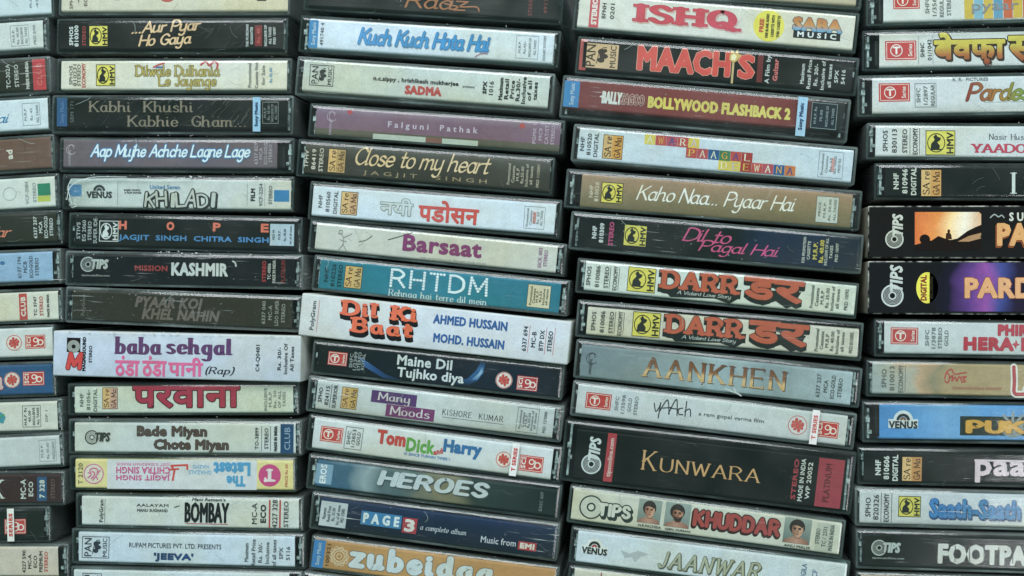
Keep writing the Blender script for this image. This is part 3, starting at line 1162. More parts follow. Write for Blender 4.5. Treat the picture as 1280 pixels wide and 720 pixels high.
PRICE(28, 51, ['M.R.P. Rs', '45.00', 'INCLUSIVE', 'ALL TAXES'], None, DK, 27)
V(['DP 1'], [58], '#8b8f89', 3, 14)
end()
L('dull greyish white cassette spine end with a faint grey box of print', 566, 562.5, 73, 37, 79, 22, 21.5, '#c4cbcb')
PRICE(49, 70, ['M.R.P.', 'Rs 45.00', 'INCLUSIVE'], None, '#8d9897', 27)
end()
L('dark maroon brown cassette spine end with a blue number sticker', 611.5, 611, 75, 40, 80, 22, 21, '#3e2b2b')
P('K', -3, 0, 18, 24, LT, 'serif')
V(['MC-A'], [29], LT, 6.5, 24, bold=.25)
V(['ECO'], [38.5], LT, 5.5, 18, bold=.25)
R(52.5, 0, 12, 30, '#2f5a86', 'price_sticker', 1)
V(['7 328'], [52.5], LT, 6, 22, bold=.3)
V(['STEREO'], [66], '#76605e', 5, 24)
end()
L('black cassette spine end with white sealing tape over a red square stamp', 656.5, 655.5, 53, 40, 62, 22.5, 22.5, '#18221f')
SCI(19, 2, 27, 19, '#c2423e')
TAPE_BAND(9, 17.5, 'SERIES', h=46)
end()
L('beige cassette spine end with black codes and red stereo print, lowest in leftmost column', 702, 702, 71, 37, 85, 22, 22, '#cdc2b4')
V(['4227 590', 'MC-A', 'ECO', 'PREMIUM'], (30, 51), DK, 4.2, 28)
V(['STEREO'], [57.5], '#c4493f', 4.2, 25)
end()

# ================================================================ second column
def A(label, x0, x1, y0, y1, h, X0, X1, t, b, card, **kw):
    begin('cassette', label, ((x0, y0), (x1, y1)), x0, x1, h, X0, X1, t, b, card, **kw)


A('cream cassette spine cut by the top edge, above the black one with gold script', 75, 359, -5, -6, 40, 72, 362, 23, 24, '#d2cdb8')
V(['SPHOS', '4', 'ECO'], (89, 107), '#6e6a60', 4, 24, 4)
EL(209, -1, 11, 9, '#c0564f', 'logo')
R(327, 5, 12, 4, '#2c2c2c', 'fine_print')
end()
A('black cassette spine with cream gold script title in two lines and yellow dog badge', 73, 353, 45, 44.5, 36, 69, 359, 23, 22, '#121612')
V(['SPHOS', '810300'], [89, 95.5], LT, 4.6, 26, bold=.3)
V(['STEREO'], [105], '#a8453f', 4.2, 24)
HMV(123, 0, 24, 26.5)
P('...Aur Pyar', 208, -9.5, 88, 21, '#dcb98c', 'brush', rot=3)
P('Ho Gaya', 206, 7, 67, 20, '#dcb98c', 'brush', rot=3)
V(['THE MUSICIANS', 'GUARANTEE'], [309, 314.5], LT, 3.2, 28)
SCRATCH(20, 4, 210, 310, 25, 60, 6, 22, '#434e4b')
R(323, 0, 9, 26, '#7c2f2f', 'colour_band')
V(['Rs. 45'], [323], '#c25a54', 4, 18)
V(['INCLUSIVE OF', 'ALL TAXES', 'PKD 10/97'], (332, 343), LT, 3.2, 26)
end()
A('cream cassette spine with ornate olive gold serif title in two lines and yellow dog badge', 75, 357, 94, 94, 40, 69, 364, 22, 22, '#d3d2c6')
V(['SPHOS', '810231', 'STEREO'], (88.5, 98.5), '#6b6f69', 4.2, 27)
V(['ECONOMY'], [104.5], '#c25550', 4.6, 30, bold=.2)
HMV(132, 0, 24, 27)
P('Dilwale Dulhania', 222, -5.5, 106, 14, '#b9a64c', 'deco', out=('#5d5629', .7))
P('Le Jayenge', 234, 9.5, 73, 18, '#b9a64c', 'deco', out=('#5d5629', .7))
ST(262, -13, [(-11, 0), (-5, 4), (0, -1), (5, 4), (10, 1), (9, -4)], 2.4, '#b8434a', 'picture')
ST(198, -12, [(-6, -2), (0, 1), (7, 3)], 2, '#c0504c', 'picture')
ST(200, -11, [(-5, -1), (4, -1)], 2, '#43679e', 'picture')
V(['Promotional', 'Cassette Not', 'for Sale'], (312, 329), '#6d726e', 4.2, 32)
V(['Rs 45.00'], [338.5], '#5fa0c8', 3.6, 18)
end()
A('scuffed black cassette spine with faint silver serif title and pale blue tape strip', 70, 358, 140, 141, 39, 63, 366, 22, 27, '#141a18')
B(71, 84, '#2f5d91')
V(['Sony Music'], [77.5], '#5f89b8', 4.6, 28)
V(['SBM 171'], [90], '#5d6763', 4.4, 26)
P('Kabhi  Khushi', 176, -7, 131, 14, '#857c6a', 'serif')
P('Kabhie  Gham...', 233, 11, 149, 14, '#857c6a', 'serif')
SCRATCH(30, 1, 120, 310, 25, 60, 8, 24, '#434e4b')
SCRATCH(12, 2, 180, 330, 30, 55, 5, 14, '#6f7b78', .35)
PRICE(328, 348, ['M.R.P', 'Rs. 45.00', *INC], None, '#8d9895', 27)
TAPE_BAND(316, 325.5, 'Sony Music', '#86b0ca', '#1f3b60', 48, 2)
end()
A('mauve grey cassette spine with bold brushed white title edged in blue', 78, 345, 191, 192, 38, 73, 367, 20, 24, '#685e69')
UNIV(87, 0, '#a9a3aa')
P('Aap Mujhe Achche Lagne Lage', 213, 0, 200, 22, '#d5e4ee', 'brush', out=('#3f78a8', 1.2))
V(['6337 829', 'MCA', 'ECO-GOLD', 'STEREO'], (320, 338), '#a7a1a8', 4.2, 27)
end()
A('dusty grey white cassette spine with hollow crooked outlined title and small blue squares', 86, 362, 241, 244, 37, 76, 367, 24, 21, ('x', [(0, '#9fb0b0'), (.12, '#bcc6c4'), (1, '#c4c9c5')]))
R(94.5, -3, 15, 15, '#4b82ae', 'colour_band')
vline(147, '#8d9693')
VENUS(124, -3, 31, '#3a4140')
for i, (ch, dv, rt, hh) in enumerate(zip('KHILADI', (1, -1, 1, 0, -2, 1, 0), (-6, 4, -3, 5, -8, 6, -4), (19, 20, 18, 19, 22, 18, 19))):
    P(ch, 188 + i * 13.6 - (3 if i > 2 else 0) + (1 if i == 2 else 0), 7 + dv, 14 if ch != 'I' else 5, hh, '#b4bcb6', 'mid', rt, out=('#2c3232', 1.5), drop=('#2c3232', 1.2, 1.4))
T('United Seven', 206, -8.5, 37, 5, '#4c84b2', .2, part='subtitle')
T('SAJID MUSIC', 165, -4, 20, 2.4, DK, .15, part='subtitle')
T('A FILM SONGS', 166, -1, 21, 2.2, DK, .1, part='subtitle')
vline(309, '#8d9693')
V(['FILM'], [316], DK, 5, 15, bold=.35)
V(['VCF-2254', 'STEREO'], [326, 338], '#565f5e', 4.4, 28)
vline(331, '#8d9693')
R(352, 1, 19, 14.5, '#2f7cb6', 'colour_band')
for pts in ([(-4, -8), (-2, 4), (6, 13), (18, 17), (60, 18.5), (110, 18), (150, 19)], [(2, -14), (-1, -4), (-3, 8), (1, 16)], [(4, -12), (8, -16), (3, -18)], [(10, 15), (30, 20), (70, 20.5)]):
    put(sweep(cr(pts), .45, .45, 0), 88, 0, 8, '#b9c6c6', 'wrap_highlights', 0, k.ztop + .00004)  # pale strokes painted as highlights on crinkled clear wrap
FLECKS(40, 5, 82, 108, 6, 9, .6)
FLECKS(46, 6, 110, 355, -21, 1.6, .8)
end()
A('black cassette spine with widely spaced coral capitals over blue capitals', 92, 371, 288, 294, 38, 84, 377, 23, 23, '#141a19')
V(['STIVS', 'EG 2060', 'STEREO', 'SUPER IDE'], (98, 119), '#a9b3b1', 4.4, 31)
HMV(136, 0, 24, 26, '#1d2423', '#c9d2cf')
for ch, x in zip('HOPE', (153.5, 213, 271, 331)):
    T(ch, x, -8, 8.5, 9.5, '#d76f58', .7)
T('JAGJIT  SINGH  CHITRA  SINGH', 242, 8, 187, 8, '#4785bd', .35, part='subtitle')
PRICE(337, 368, ['PKD 99', 'M.R.P.', 'Rs. 40.00', 'Inc of all taxes'], '#a9bcc9', '#3a4a55', 28)
end()
A('black cassette spine with rough white block capitals after a dim red word', 90, 367, 335, 340, 36, 80, 378, 22, 22, '#101418')
TIPS(110, -5, 9.5, '#b9c3c3', '#161b1f')
FLECKS(14, 3, 190, 330, -22, 1.2, 1.0)
T('tipsmusicfilms.com', 119.5, 9, 35, 3, '#a4aeae', .1, part='logo')
T('MISSION', 189, -1.5, 40, 6.5, '#a33a3a', .35, part='subtitle')
T('KASHMIR', 249.5, -1, 69, 15, '#cfd8da', .9)
ST(293, -9, [(-2, 3), (1, 1), (2, -3)], 2, '#c8d0d0', 'title')
V(['STEREO'], [330], '#b03a40', 4.6, 26, bold=.25)
V(['TC 49836', 'MADE IN INDIA'], [336.5, 342.5], LT, 3.8, 28)
V(['PLATINUM'], [354], '#8f3338', 5.4, 28)
end()
A('dark olive grey cassette spine with dull grey slanted title in two lines', 89, 364, 380.5, 392, 38, 80, 377, 22.5, 23, '#36342a')
V(['PolyGram'], [104], '#7b7b71', 4.4, 26)
T('PYAAR KOI', 211, -7, 83, 12.5, '#756d67', .8, 0, .22)
T('KHEL NAHIN', 226, 7.5, 96, 12.5, '#756d67', .8, 0, .22)
V(['6337 040', 'MC-A', 'LDO SUPER', 'STEREO'], (329.5, 354), '#9a9b90', 4.4, 31)
end()
begin('cassette', 'thick pale blue cardboard sleeved cassette with purple lowercase title above pink Hindi letters', ((66, 441.5), (376, 449)), 66, 376, 57, card=('y', [(0, '#a9b7c8'), (.5, '#b3c0d3'), (1, '#b9c4d2')]), sleeve=True, side='#c6ccd0')
R(92, -11, 17, 18, '#20201f', 'logo', 1)
EL(92, -9, 8, 8, '#8b938f', 'logo', 1.6)
EL(92, -9, 2.6, 2.6, '#20201f', 'logo', 2)
P('M', 93, 9, 21, 22, '#c4423f', 'block', out=('#6a2424', .8), part='logo', lay=5)
V(['MAGNASOUND'], [105], '#1d2026', 4, 42, bold=.3)
V(['STEREO'], [113], '#1d2026', 3.8, 21, 0)
P('baba', 173, -12, 60, 22, '#5d4068', 'didone')
P('sehgal', 249, -9, 84, 29, '#5d4068', 'didone')
T('ठंडा', 159, 13.5, 29, 24, '#cf5f92', .8)
T('ठंडा', 193, 13.2, 29, 24, '#cf5f92', .8)
T('पानी', 232, 13, 42, 22, '#cf5f92', .8)
P('(Rap)', 275, 18, 37, 13, '#20232b', 'italic', part='subtitle')
V(['C4-Q0481'], [322], '#23303a', 4.6, 33)
V(['Rs. 30/-', 'Inclusive Of', 'All Taxes'], (349, 365), '#23303a', 4.4, 38)
FLECKS(60, 11, 80, 370, -27.4, .8, .9)
end()
A('greenish white cassette spine with one large dark red Hindi word', 92, 365, 500, 499, 37, 83, 374, 21, 20, '#c5cdc0')
V(['NHF', '81056-', 'DIGITAL'], (102, 119), '#5d6760', 4.4, 28)
SAREGAMA(137.5, -2, 19, 27, '#c79c86', '#4a2f2a')
T('परवाना', 233, -3.5, 131, 25, '#a8304a', 1.3, out=('#3d1c22', 1.1))
V(['INCLUSIVE', 'M.R.P', 'Rs. 50', 'OF ALL', 'TAXES'], (332, 355), '#7b857d', 3.6, 28)
end()
A('white cassette spine with brown bold title in two staggered lines and navy end band', 92, 368, 546.5, 548.5, 40, 84, 377, 23, 21.5, '#c9d0ce')
TIPS(115, 0, 9, '#3a403f', '#c9d0ce', k3=.95)
T('Bade Miyan', 215, -6.5, 86, 15, '#5b4a42', .65, out=('#2c2624', .5))
T('Chote Miyan', 239, 10, 92, 15, '#5b4a42', .65, out=('#2c2624', .5))
V(['TO-3899'], [321], DK, 4.4, 27)
V(['STEREO'], [333], DK, 4.8, 26)
vline(327, DK)
vline(338, DK)
V(['MADE IN INDIA'], [344.5], DK, 3.4, 31, bold=.3)
B(350.5, 367, '#254b73')
V(['CLUB'], [359], '#8fa9c2', 7, 28)
end()
A('white cassette spine with yellow ends, pink and blue print standing upside down', 93, 365, 592, 594.5, 40, 85, 370, 23, 21, '#ddd08c')
R(227.5, 0, 187, 36.8, '#cfd3da', 'colour_band')
V(['T 2120'], [100.5], '#6d6a55', 5.5, 26, rot=90)
EL(117, 0, 13, 13, '#d9d4c0', 'logo', 1)
RING(117, 0, 12, 1.1, '#d0669a', 'logo')
for pts in ([(-7, -5), (-3, -1), (-5, 4), (-1, 7), (4, 6), (6, 1), (3, -2), (5, -7)], [(-2, 3), (1, 1), (0, -3), (-3, -6)], [(-7, 1), (-4, 1)], [(4, 2), (8, 4)], [(-1, -8), (2, -4)]):
    ST(117, 0, pts, 1.5, '#d0669a', 'logo', 3)
T('JAGJIT SINGH', 179, 3.5, 67, 8, '#cf5c96', .3, 180)
T('CHITRA SINGH', 179, -5, 67, 8, '#cf5c96', .3, 180)
T('JOET SUDARSHAN FAAKIR', 179, -13, 67, 4.4, '#d884ae', .1, 180, part='subtitle')
ST(222, -3, [(12, 4), (12, 9), (-8, 8), (-4, 2), (-6, -10)], 2.4, '#d0463e', 'title', smooth=False)
ST(219, -4, [(-8, 2), (4, 3)], 2.2, '#d0463e', 'title', smooth=False)
T('GHAZALS', 250, -3, 29, 5, '#79b2d6', .1, 180, part='subtitle')
T('NAZMS', 251, -10, 20, 4.4, '#79b2d6', .1, 180, part='subtitle')
T('The', 295, 7.5, 22, 12, '#4b9fd4', .9, 180)
T('Latest', 290, -7.5, 44, 15, '#4b9fd4', 1.1, 180)
EL(337, 0, 14, 14, '#c8437f', 'logo', 2)
P('T', 337, 0, 15, 17, '#ddd6d4', 'slab', 180, part='logo', lay=3.5)
V(['PRICE Rs 20'], [358], '#c26a52', 3, 28)
end()
A('white cassette spine with tall condensed black capitals underlined in red', 101, 372, 638, 643, 38, 93, 379, 22, 22, '#cfd5d4')
V(['PolyGram'], [126.5], DK, 4.8, 28)
vline(131, '#5b6361')
T('AALAYAM', 190.5, -8, 40, 3.6, DK, .05, part='subtitle')
T('MANU SUGHAND', 190.5, -1.5, 38, 3.4, DK, .15, part='subtitle')
ST(221, -7, [(-3, -1), (0, 0), (3, 1)], 1, DK, 'subtitle')
T("Mani Ratnam's", 261, -16.5, 42, 4, DK, .15, 0, .25, part='subtitle')
T('BOMBAY', 258.5, 0, 54, 24, '#151a1c', .85)
R(258.5, 14, 53, .9, '#b04040', 'title', 2)
V(['MC-A'], [318], DK, 6.4, 26, bold=.1)
V(['ECO'], [329], DK, 6.4, 22, bold=.45)
V(['4227 328'], [343.5], DK, 6.2, 35, bold=.15)
vline(337, '#b53d3d', lw=2, h=35)
vline(350, '#b53d3d', lw=2, h=35)
V(['STEREO'], [357.5], DK, 5.6, 32)
end()
A('pale blue white cassette spine with small navy quoted title under one line of thin capitals', 97, 367, 683.5, 690, 40, 88, 381, 23, 22, '#c9d6e4')
PAN(119.5, 0, 34, 27, '#2f3b48')
T('RUPAM PICTURES PVT. LTD. PRESENTS', 219, -4, 115, 6, '#39424c', .05, part='subtitle')
T("'JEEVA'", 217, 10.5, 48, 9.5, '#22487c', .8)
V(MAXP + ['SPX', '5116'], (308, 360), '#47525c', 4.8, 33, 2)
end()
A('white cassette spine cut by the bottom edge, in the second column from the left', 91, 360, 730, 736, 40, 87, 378, 22, 22, '#cfd8de')
PAN(115, 0, 24, 28, '#2f3b48')
end()

# ================================================================ third column
A('black cassette spine cut by the top edge with orange brushed strokes', 385, 697, -9.5, 8.5, 39, 379, 704, 22, 22, '#121a17')
P('Raaz', 546, 2, 80, 20, '#a4683f', 'hand', part='title')
ST(585, 8, [(-30, 4), (-10, 1), (10, 2), (14, -3)], 1.6, '#a4683f', 'title')
V(['STEREO', '4917'], [663, 682], '#7a3d3a', 4.4, 26)
end()
A('bluish white cassette spine with bright blue joined script title', 385, 690, 41.5, 61, 38, 373, 700, 23.5, 23.5, ('y', [(0, '#c0cdd8'), (.5, '#cbd9ea'), (1, '#cbd9ee')]))  # duller lower edge of the card is painted shade
B(386, 397.5, '#3584bd')
V(['Sony Music'], [392], '#bcd3e2', 4.6, 28)
V(['491740 4'], [402.5], '#49525a', 4.2, 28)
P('Kuch Kuch Hota Hai', 530, -1, 165, 21, '#3a93d0', 'brush', out=('#2c6ea3', .7), drop=('#7c97ae', 1, 1.2))
ST(601, 14, [(-7, -2), (0, 2), (8, 2.5)], 1.1, '#a2627f', 'title')
PRICE(645, 673, ['M.R.P.', 'Rs.45/-', *INC], None, '#77858f', 29)
V(['DOLBY SYSTEM'], [680.5], '#7f8b94', 3, 30)
end()
A('off white cassette spine with short red capitals under thin black lettering', 377, 684, 93.5, 115, 40, 369, 692, 24, 26, ('y', [(0, '#c9cfc4'), (1, '#ccd4d2')]))
PAN(402, -1, 30, 26)
T('n.c.sippy , hrishikesh mukherjee', 520, -1.5, 106, 6.5, DK, .3, part='subtitle')
T('present', 586, 1, 15, 3.6, DK, .05, part='subtitle')
T('SADMA', 529, 9.3, 44, 9.5, '#c5433c', .9)
V(['SPX'], [606], DK, 4.6, 15, bold=.4)
V(['1016'], [614], DK, 5.4, 17)
V(['Maximum', 'Retail', 'Price', 'Rs.30/-', 'Inclusive', 'of all', 'taxes'], (626, 669), DK, 4.8, 33, bold=.28)
end()
A('muted purple cassette spine with thin spaced white letters above a dull lower strip', 393, 698, 151, 172.5, 40, 385, 705, 23, 20, ('y', [(0, '#55554a'), (.26, '#5c594c'), (.27, '#775a6e'), (.75, '#7a5f74'), (1, '#8d7d90')]))
UNIV(413, -3, '#b5a5ba')
EL(437.5, -14, 4, 3.4, '#b04a4a', 'logo', n=4)
EL(653, -12, 4.2, 4, '#b04a4a', 'logo', n=4)
T('F a l g u n i    P a t h a k', 541, -1, 112, 9.5, '#c4b6c6', .2)
R(499, 14, 66, 6.5, '#aab4a6', 'picture')
R(575, 14, 45, 6.5, '#aab4a6', 'picture')
R(542, 14, 20, 6.5, '#7b5548', 'picture')
V(['PGMX 1', 'MC9', 'CAT/ST', 'STEREO'], (668, 691), '#b9aabb', 4.4, 24, -3)
end()
A('dark brown grey cassette spine with large thin cream handwritten title', 379, 685, 198, 221, 38, 370, 692, 25, 23, ('y', [(0, '#34332b'), (.6, '#3a3931'), (1, '#55544e')]))  # paler upper part is sheen painted into the card colour
V(['TPHV', '86419', 'STEREO'], (383, 401.5), '#cfcdc2', 5, 29)
SAREGAMA(421, 0, 22, 30, '#b3945a')
P('Close to my heart', 529, -4, 170, 32, '#d9c096', 'script')
T('J A G J I T     S I N G H', 531, 12.5, 155, 6.5, '#9c8a68', .05, part='subtitle')
V(['Promotional', 'Cassette', 'M.R.P', 'Rs.55.00', 'Inclusive of', 'all taxes'], (636, 664), '#b4b0a2', 3.6, 28)
SCRATCH(14, 8, 400, 680, -50, 50, 5, 18)
V(['PKD 11/2001'], [672.5], '#b4b0a2', 3.4, 28)
end()
A('white cassette spine with silver and red Hindi words side by side', 389, 692, 250.5, 274, 38, 385, 701, 25, 24, PALE)
V(['NHF', '810560', 'DIGITAL'], (400.5, 419.5), '#4a5358', 4.8, 28)
SAREGAMA(436.5, 0, 21, 29, '#c9a070')
T('नयी', 496, -.5, 40, 20, '#c3cdd0', .5, out=('#7d888c', .8))
T('पडोसन', 561, 1.5, 74, 26, '#cd4a44', .9)
PRICE(655, 681, PRO[:3] + ['Rs. 50', 'ALL TAXES'], None, '#7b8788', 28)
R(668, 0, 4, 14, '#d78a86', 'price_sticker', 2)
end()
A('greyish cream cassette spine with one purple word and a small sketched figure', 393, 694, 294.5, 324, 35, 385, 707, 20.5, 21, '#c8cac4')
for pts in ([(-6, 9), (0, 6), (1, -4), (-4, -12)], [(1, 4), (8, 8), (11, 10)], [(1, -4), (6, -12), (9, -13)], [(-3, 1), (5, -1)], [(-5, 12), (-2, 13), (-1, 10), (-4, 9), (-5, 12)]):
    ST(428, 3, pts, .8, '#8a8d87', 'picture')
ST(458, -2, [(-9, -4), (0, -1), (7, 5)], .8, '#61645f', 'picture')
ST(501, -11, [(-15, -7), (-2, -2), (14, 5)], 1.0, '#51544f', 'picture')
T('Barsaat', 553, -2.5, 97, 19, '#86386f', 1.1)
T('SOUNDTRACK FROM THE FILM', 566, 14.5, 82, 2.2, '#9aa09a', .03, part='subtitle')
V(['SICK 003', 'STEREO'], [675, 682], '#9a6a92', 4.4, 25)
end()
A('bright teal cassette spine with title in dotted white letters', 397.6, 698, 342, 373, 41, 390, 711, 24, 21.5, ('cloud', [(0, '#1f7486'), (.5, '#1f7f96'), (1, '#1b7590')]))
V(['NHF', '810226', 'STEREO'], (408, 425), '#123a44', 5, 28)
SAREGAMA(441.5, 0, 22, 28, '#c9ad72')
P('RHTDM', 549, -4.5, 124, 24, '#d6e6ea', 'dots')
P('Rehnaa hai terre dil mein', 547, 14, 124, 8.5, '#c4d9de', 'serif', part='subtitle')
PRICE(659, 688, PRO[:3] + ['Rs.55', 'Inclusive', 'all taxes'], '#cfc8ac', '#4a4433', 29)
end()
begin('cassette', 'thick white cardboard sleeved cassette with coral slab title on black shadow and two blue names', ((375, 392.5), (712, 429.3)), 375, 712, 54, card=('y', [(0, '#b4bcc2'), (.4, '#bdc7d2'), (1, '#c1c9d2')]), sleeve=True, side='#c7ccca')
V(['PolyGram'], [391], '#3b4650', 5, 36, 0)
vline(397.5, '#b5605c', h=40)
P('Dil Ki', 474, -14.5, 98, 20, '#d5664a', 'slab', drop=('#1e2226', 1.5, 6))
P('Baat', 477, 5.5, 80, 20, '#d5664a', 'slab', drop=('#1e2226', 1.5, 6))
T('AHMED HUSSAIN', 588, -12.5, 92, 10.5, '#2f5c98', .55, part='subtitle')
T('MOHD. HUSSAIN', 586, 11, 88, 10.5, '#2f5c98', .55, part='subtitle')
V(['6337 694', 'MC-B', 'BTP DX', 'STEREO'], [656, 667, 677, 687.5], '#2a333c', 5.4, 31, 0)
for x in (661, 682, 692.5):
    vline(x, '#b5605c', h=34)
end()
A('black cassette spine with white rounded title in two lines between blue light streaks', 395, 697, 446, 478.5, 37, 389, 704, 22, 22, ('cloud', [(0, '#121a1a'), (.5, '#101c2a'), (.8, '#15233a'), (1, '#131b24')]))
PG(472, 3, [(-26, 10), (-10, 2), (10, -9), (36, -16), (8, -14), (-16, -3)], ('x', [(0, '#3a6da6'), (.4, '#234a7c'), (1, '#121c2a')]), 'picture', 1)
PG(592, 0, [(8, 18), (3, 5), (-6, -6), (-26, -16), (-6, -15), (6, -8), (12, 2), (13, 14)], ('y', [(0, '#14243c'), (.3, '#25588f'), (.65, '#2b6aa8'), (1, '#15263c')]), 'picture|glow', 1)
PG(594, 1, [(8, 12), (4, 2), (-5, -8), (3, -6), (9, 4)], ('y', [(0, '#25588f'), (.5, '#8fbfe4'), (1, '#2b6aa8')]), 'picture|light', 1.6)
TS(422, -.5, 24, 17)
V(['SHFC', '1/2389', 'STEREO', 'ROYAL'], (439, 454), '#98a3a4', 4, 23)
T('Maine Dil', 531, -7.5, 68, 12, '#ced7da', .5)
T('Tujhko diya', 538, 9.5, 83, 15, '#ced7da', .5)
SEAL(630, 4, 10.5)
SCI(659, 5, 26, 18, '#b8343a')
end()
A('white cassette spine with two overlapping purple title blocks', 394, 690, 492.5, 529, 38, 383, 703, 22.5, 23.5, ('y', [(0, '#b8bdb4'), (.3, '#c8cecd'), (1, '#ccd4d6')]))  # sheen above and shade at the lower edge painted into the card
V(['SPHO', '824115', 'SUPERIOR'], [400.5, 409, 418.5], DK, 4.8, 29)
vline(413.5, DK)
SAREGAMA(436.5, 0, 20, 27, '#cfab5e', '#6b4c22')
R(492.5, -6.5, 57, 15, '#5b3a72', 'colour_band')
R(512.5, 9, 61, 15, '#7c3a70', 'colour_band', 1.5)
P('Many', 492, -5.5, 41, 14, '#d5d0da', 'serif')
P('Moods', 512, 8.5, 51, 11, '#d5d0da', 'serif')
P('KISHORE  KUMAR', 591, 2.5, 77, 7.5, '#2b3033', 'roman', part='subtitle', gap=4)
R(591, 9, 77, .6, '#6d7274', 'subtitle', 2)
PRICE(646, 673, PRO, None, '#6b7273', 31)
V(['PKD 12/2000'], [681], '#6b7273', 3.6, 27)
end()
A('white cassette spine with title words in red, green and blue and a tape strip', 390, 688, 541, 580.5, 39, 383, 703, 24, 23, ('y', [(0, '#bcc2be'), (.25, '#c9cfd0'), (1, '#cfd6da')]))  # card dulled towards its lower edge as painted shade
TS(414.5, -1, 28, 19)
FR(442, 0, 22, 28, .7, '#69716f', 'fine_print')
V(['SHFC', '1/3853', 'GOLD'], (436, 448), '#59615f', 4.4, 22)
T('Tom', 489.5, -6.5, 34, 16, '#c2413c', 1.1)
T('Dick', 525.5, -1.5, 34, 16, '#58a03f', .8)
T('and', 547.5, 2.5, 11, 6.5, '#c2413c', .4, 18)
T('Harry', 578, -4, 46, 19, '#2c6ea6', 1.1)
T('!!! SINCE TURNIN TIMES !', 533.5, 10.5, 57, 3.2, '#4f86b4', .15, part='subtitle')
SEAL(629.5, 1.5, 10)
SCI(664, 2.5, 30, 20)
TAPE_BAND(638.5, 647.5, 'T SERIES', '#d8d9d9', RED, 46)
end()
A('dark blurred grey green cassette spine with wide silver block capitals', 394, 694, 591, 629, 34, 383, 701, 23.5, 22, ('cloud', [(0, '#34617e'), (.1, '#3f6478'), (.22, '#8ca0a4'), (.36, '#4f666c'), (.52, '#7d7c68'), (.64, '#2a3c3a'), (1, '#182826')]))
R(405, 0, 21, 25, '#7b9fb9', 'colour_band')
V(['EROS'], [404], '#d7e2e8', 7.5, 23, bold=.4)
P('HEROES', 542, -4.5, 141, 20, '#b9c4c8', 'block', drop=('#3e4a4c', 1.2, 1.5))
V(['EASC 007'], [676.5], '#71807c', 3.8, 24)
end()
A('navy cassette spine with title in a blue box and a red number box', 397.6, 694, 640.5, 679.5, 39, 387, 698, 25.5, 23, ('y', [(0, '#14202c'), (.7, '#1a2d48'), (1, '#22365a')]))
PRICE(400, 433.5, ['Maximum', 'Retail Price', 'Rs. 55.00', 'Inc. of all taxes', 'PKD 1/2005'], '#bfc8ca', '#363d42', 31, fr=False, ts=4)
R(476.5, -1, 51, 17, '#3780b6', 'colour_band')
R(512, 1.5, 18, 19, '#b23843', 'colour_band')
T('P A G E', 476.5, -1, 44, 11.5, '#d6e4ec', .8)
T('3', 512, 1.5, 11, 14, '#e0dcd8', 1.0)
P('a complete album', 554, 2.5, 58, 9.5, '#c3cbd4', 'italic', part='subtitle')
T('Music from', 623, 6.5, 44, 8, '#c3cbd4', .15, part='subtitle')
R(659, 8, 23, 10.5, '#b9383f', 'logo')
T('EMI', 659, 8, 17, 6, '#e0dcd8', .6, part='logo')
end()
A('orange ochre cassette spine with big pale lowercase title, low in third column', 390, 691, 691, 730, 38, 387, 698, 22.5, 22, ('cloud', [(0, '#b0844c'), (.4, '#c4955a'), (.6, '#b88a50'), (1, '#bd8d55')]))
B(391, 405.5, '#3a7fb8')
V(['Sony Music'], [398], '#b7cfde', 4.8, 28)
V(['100321'], [410], '#5c4630', 4.6, 27)
for r_ in (3, 6.5, 10):
    RING(424, 0, r_, 1.1, '#d8c19a', 'logo', 2, n=16)
for i in range(10):
    a = i * .628
    EL(424, 0, .1, .1, '#d8c19a')
    RING(424 + 10 * math.cos(a), -10 * math.sin(a), 2.4, 1, '#d8c19a', 'logo', 2.5, n=10)
P('zubeidaa', 528, -3, 184, 30, '#c7d2d6', 'fat', out=('#6d6a5c', .8), gap=4.2)
end()
A('cassette spine corner at the bottom of the third column, below the orange one', 382, 690, 735, 775, 38, 376, 696, 20.5, 22, '#cdcfcc')
end()

# ================================================================ fourth column
A('beige cassette spine cut by the top edge, above the white one with red slab letters', 730, 1069, -33, -13, 40, 722, 1079, 24, 24, '#b7ac92')
end()
A('white cassette spine with red slab capitals and a round yellow sticker', 721, 1065, 12.5, 41, 43, 717, 1073, 26, 25, '#cfd0c9')
B(737, 749, '#bf4a52')
V(['STEREO'], [743], '#e0d6d2', 6, 32, bold=.5)
V(['BFNH', '0201'], [755, 765.5], DK, 5, 19, -2, bold=.1)
P('ISHQ', 859, -2, 136, 26, '#c8485a', 'slab', drop=('#c9a7a4', 2, 2), out=('#a03648', .3))
EL(961, 0, 19.5, 19.5, '#d9cf3e', 'round_sticker', 1)
V(['FREE'], [952], '#c0503c', 5, 16, bold=.4, part='round_sticker')
V(['ONE BLANK AUDIO', 'CASSETTE WITH', 'THIS CASSETTE'], (959, 973), '#4b481e', 3.4, 30, bold=.2, part='round_sticker')
T('SABA', 1022, -6, 59, 14, ('y', [(0, '#3d7cae'), (.4, '#6aa4c8'), (.6, '#c58d4e'), (1, '#b86f3a')]), 1.5, out=('#41505c', .7), part='logo')
R(1021, 7, 59, 10, '#191f20', 'logo', 1)
T('M U S I C', 1021, 7, 48, 6, '#d6dcdc', .4, part='logo', lay=4)
end()
A('black cassette spine with red capitals split by a lit matchstick', 724, 1063, 67.8, 95, 42, 720, 1073, 24, 24, '#111513')
B(724.6, 733, '#a64a45')
PAN(751, 0, 45, 32, '#3c332a', '#c8ac8a')
T('MAACH', 855, -2, 113, 28, '#cf4a40', 1.9, out=('#e0a48c', .6))
T('S', 933, -1, 17, 27, '#cf4a40', 1.9, out=('#e0a48c', .6))
R(916, 4, 2.6, 34, '#bfa873', 'picture', 3)
PG(917, -12, [(-5, -4), (-8, 4), (-4, 3), (-3, 9), (1, 5), (5, 10), (6, 4), (10, 4), (5, -4), (1, -7)], '#c9a95c', 'picture', 3.4)
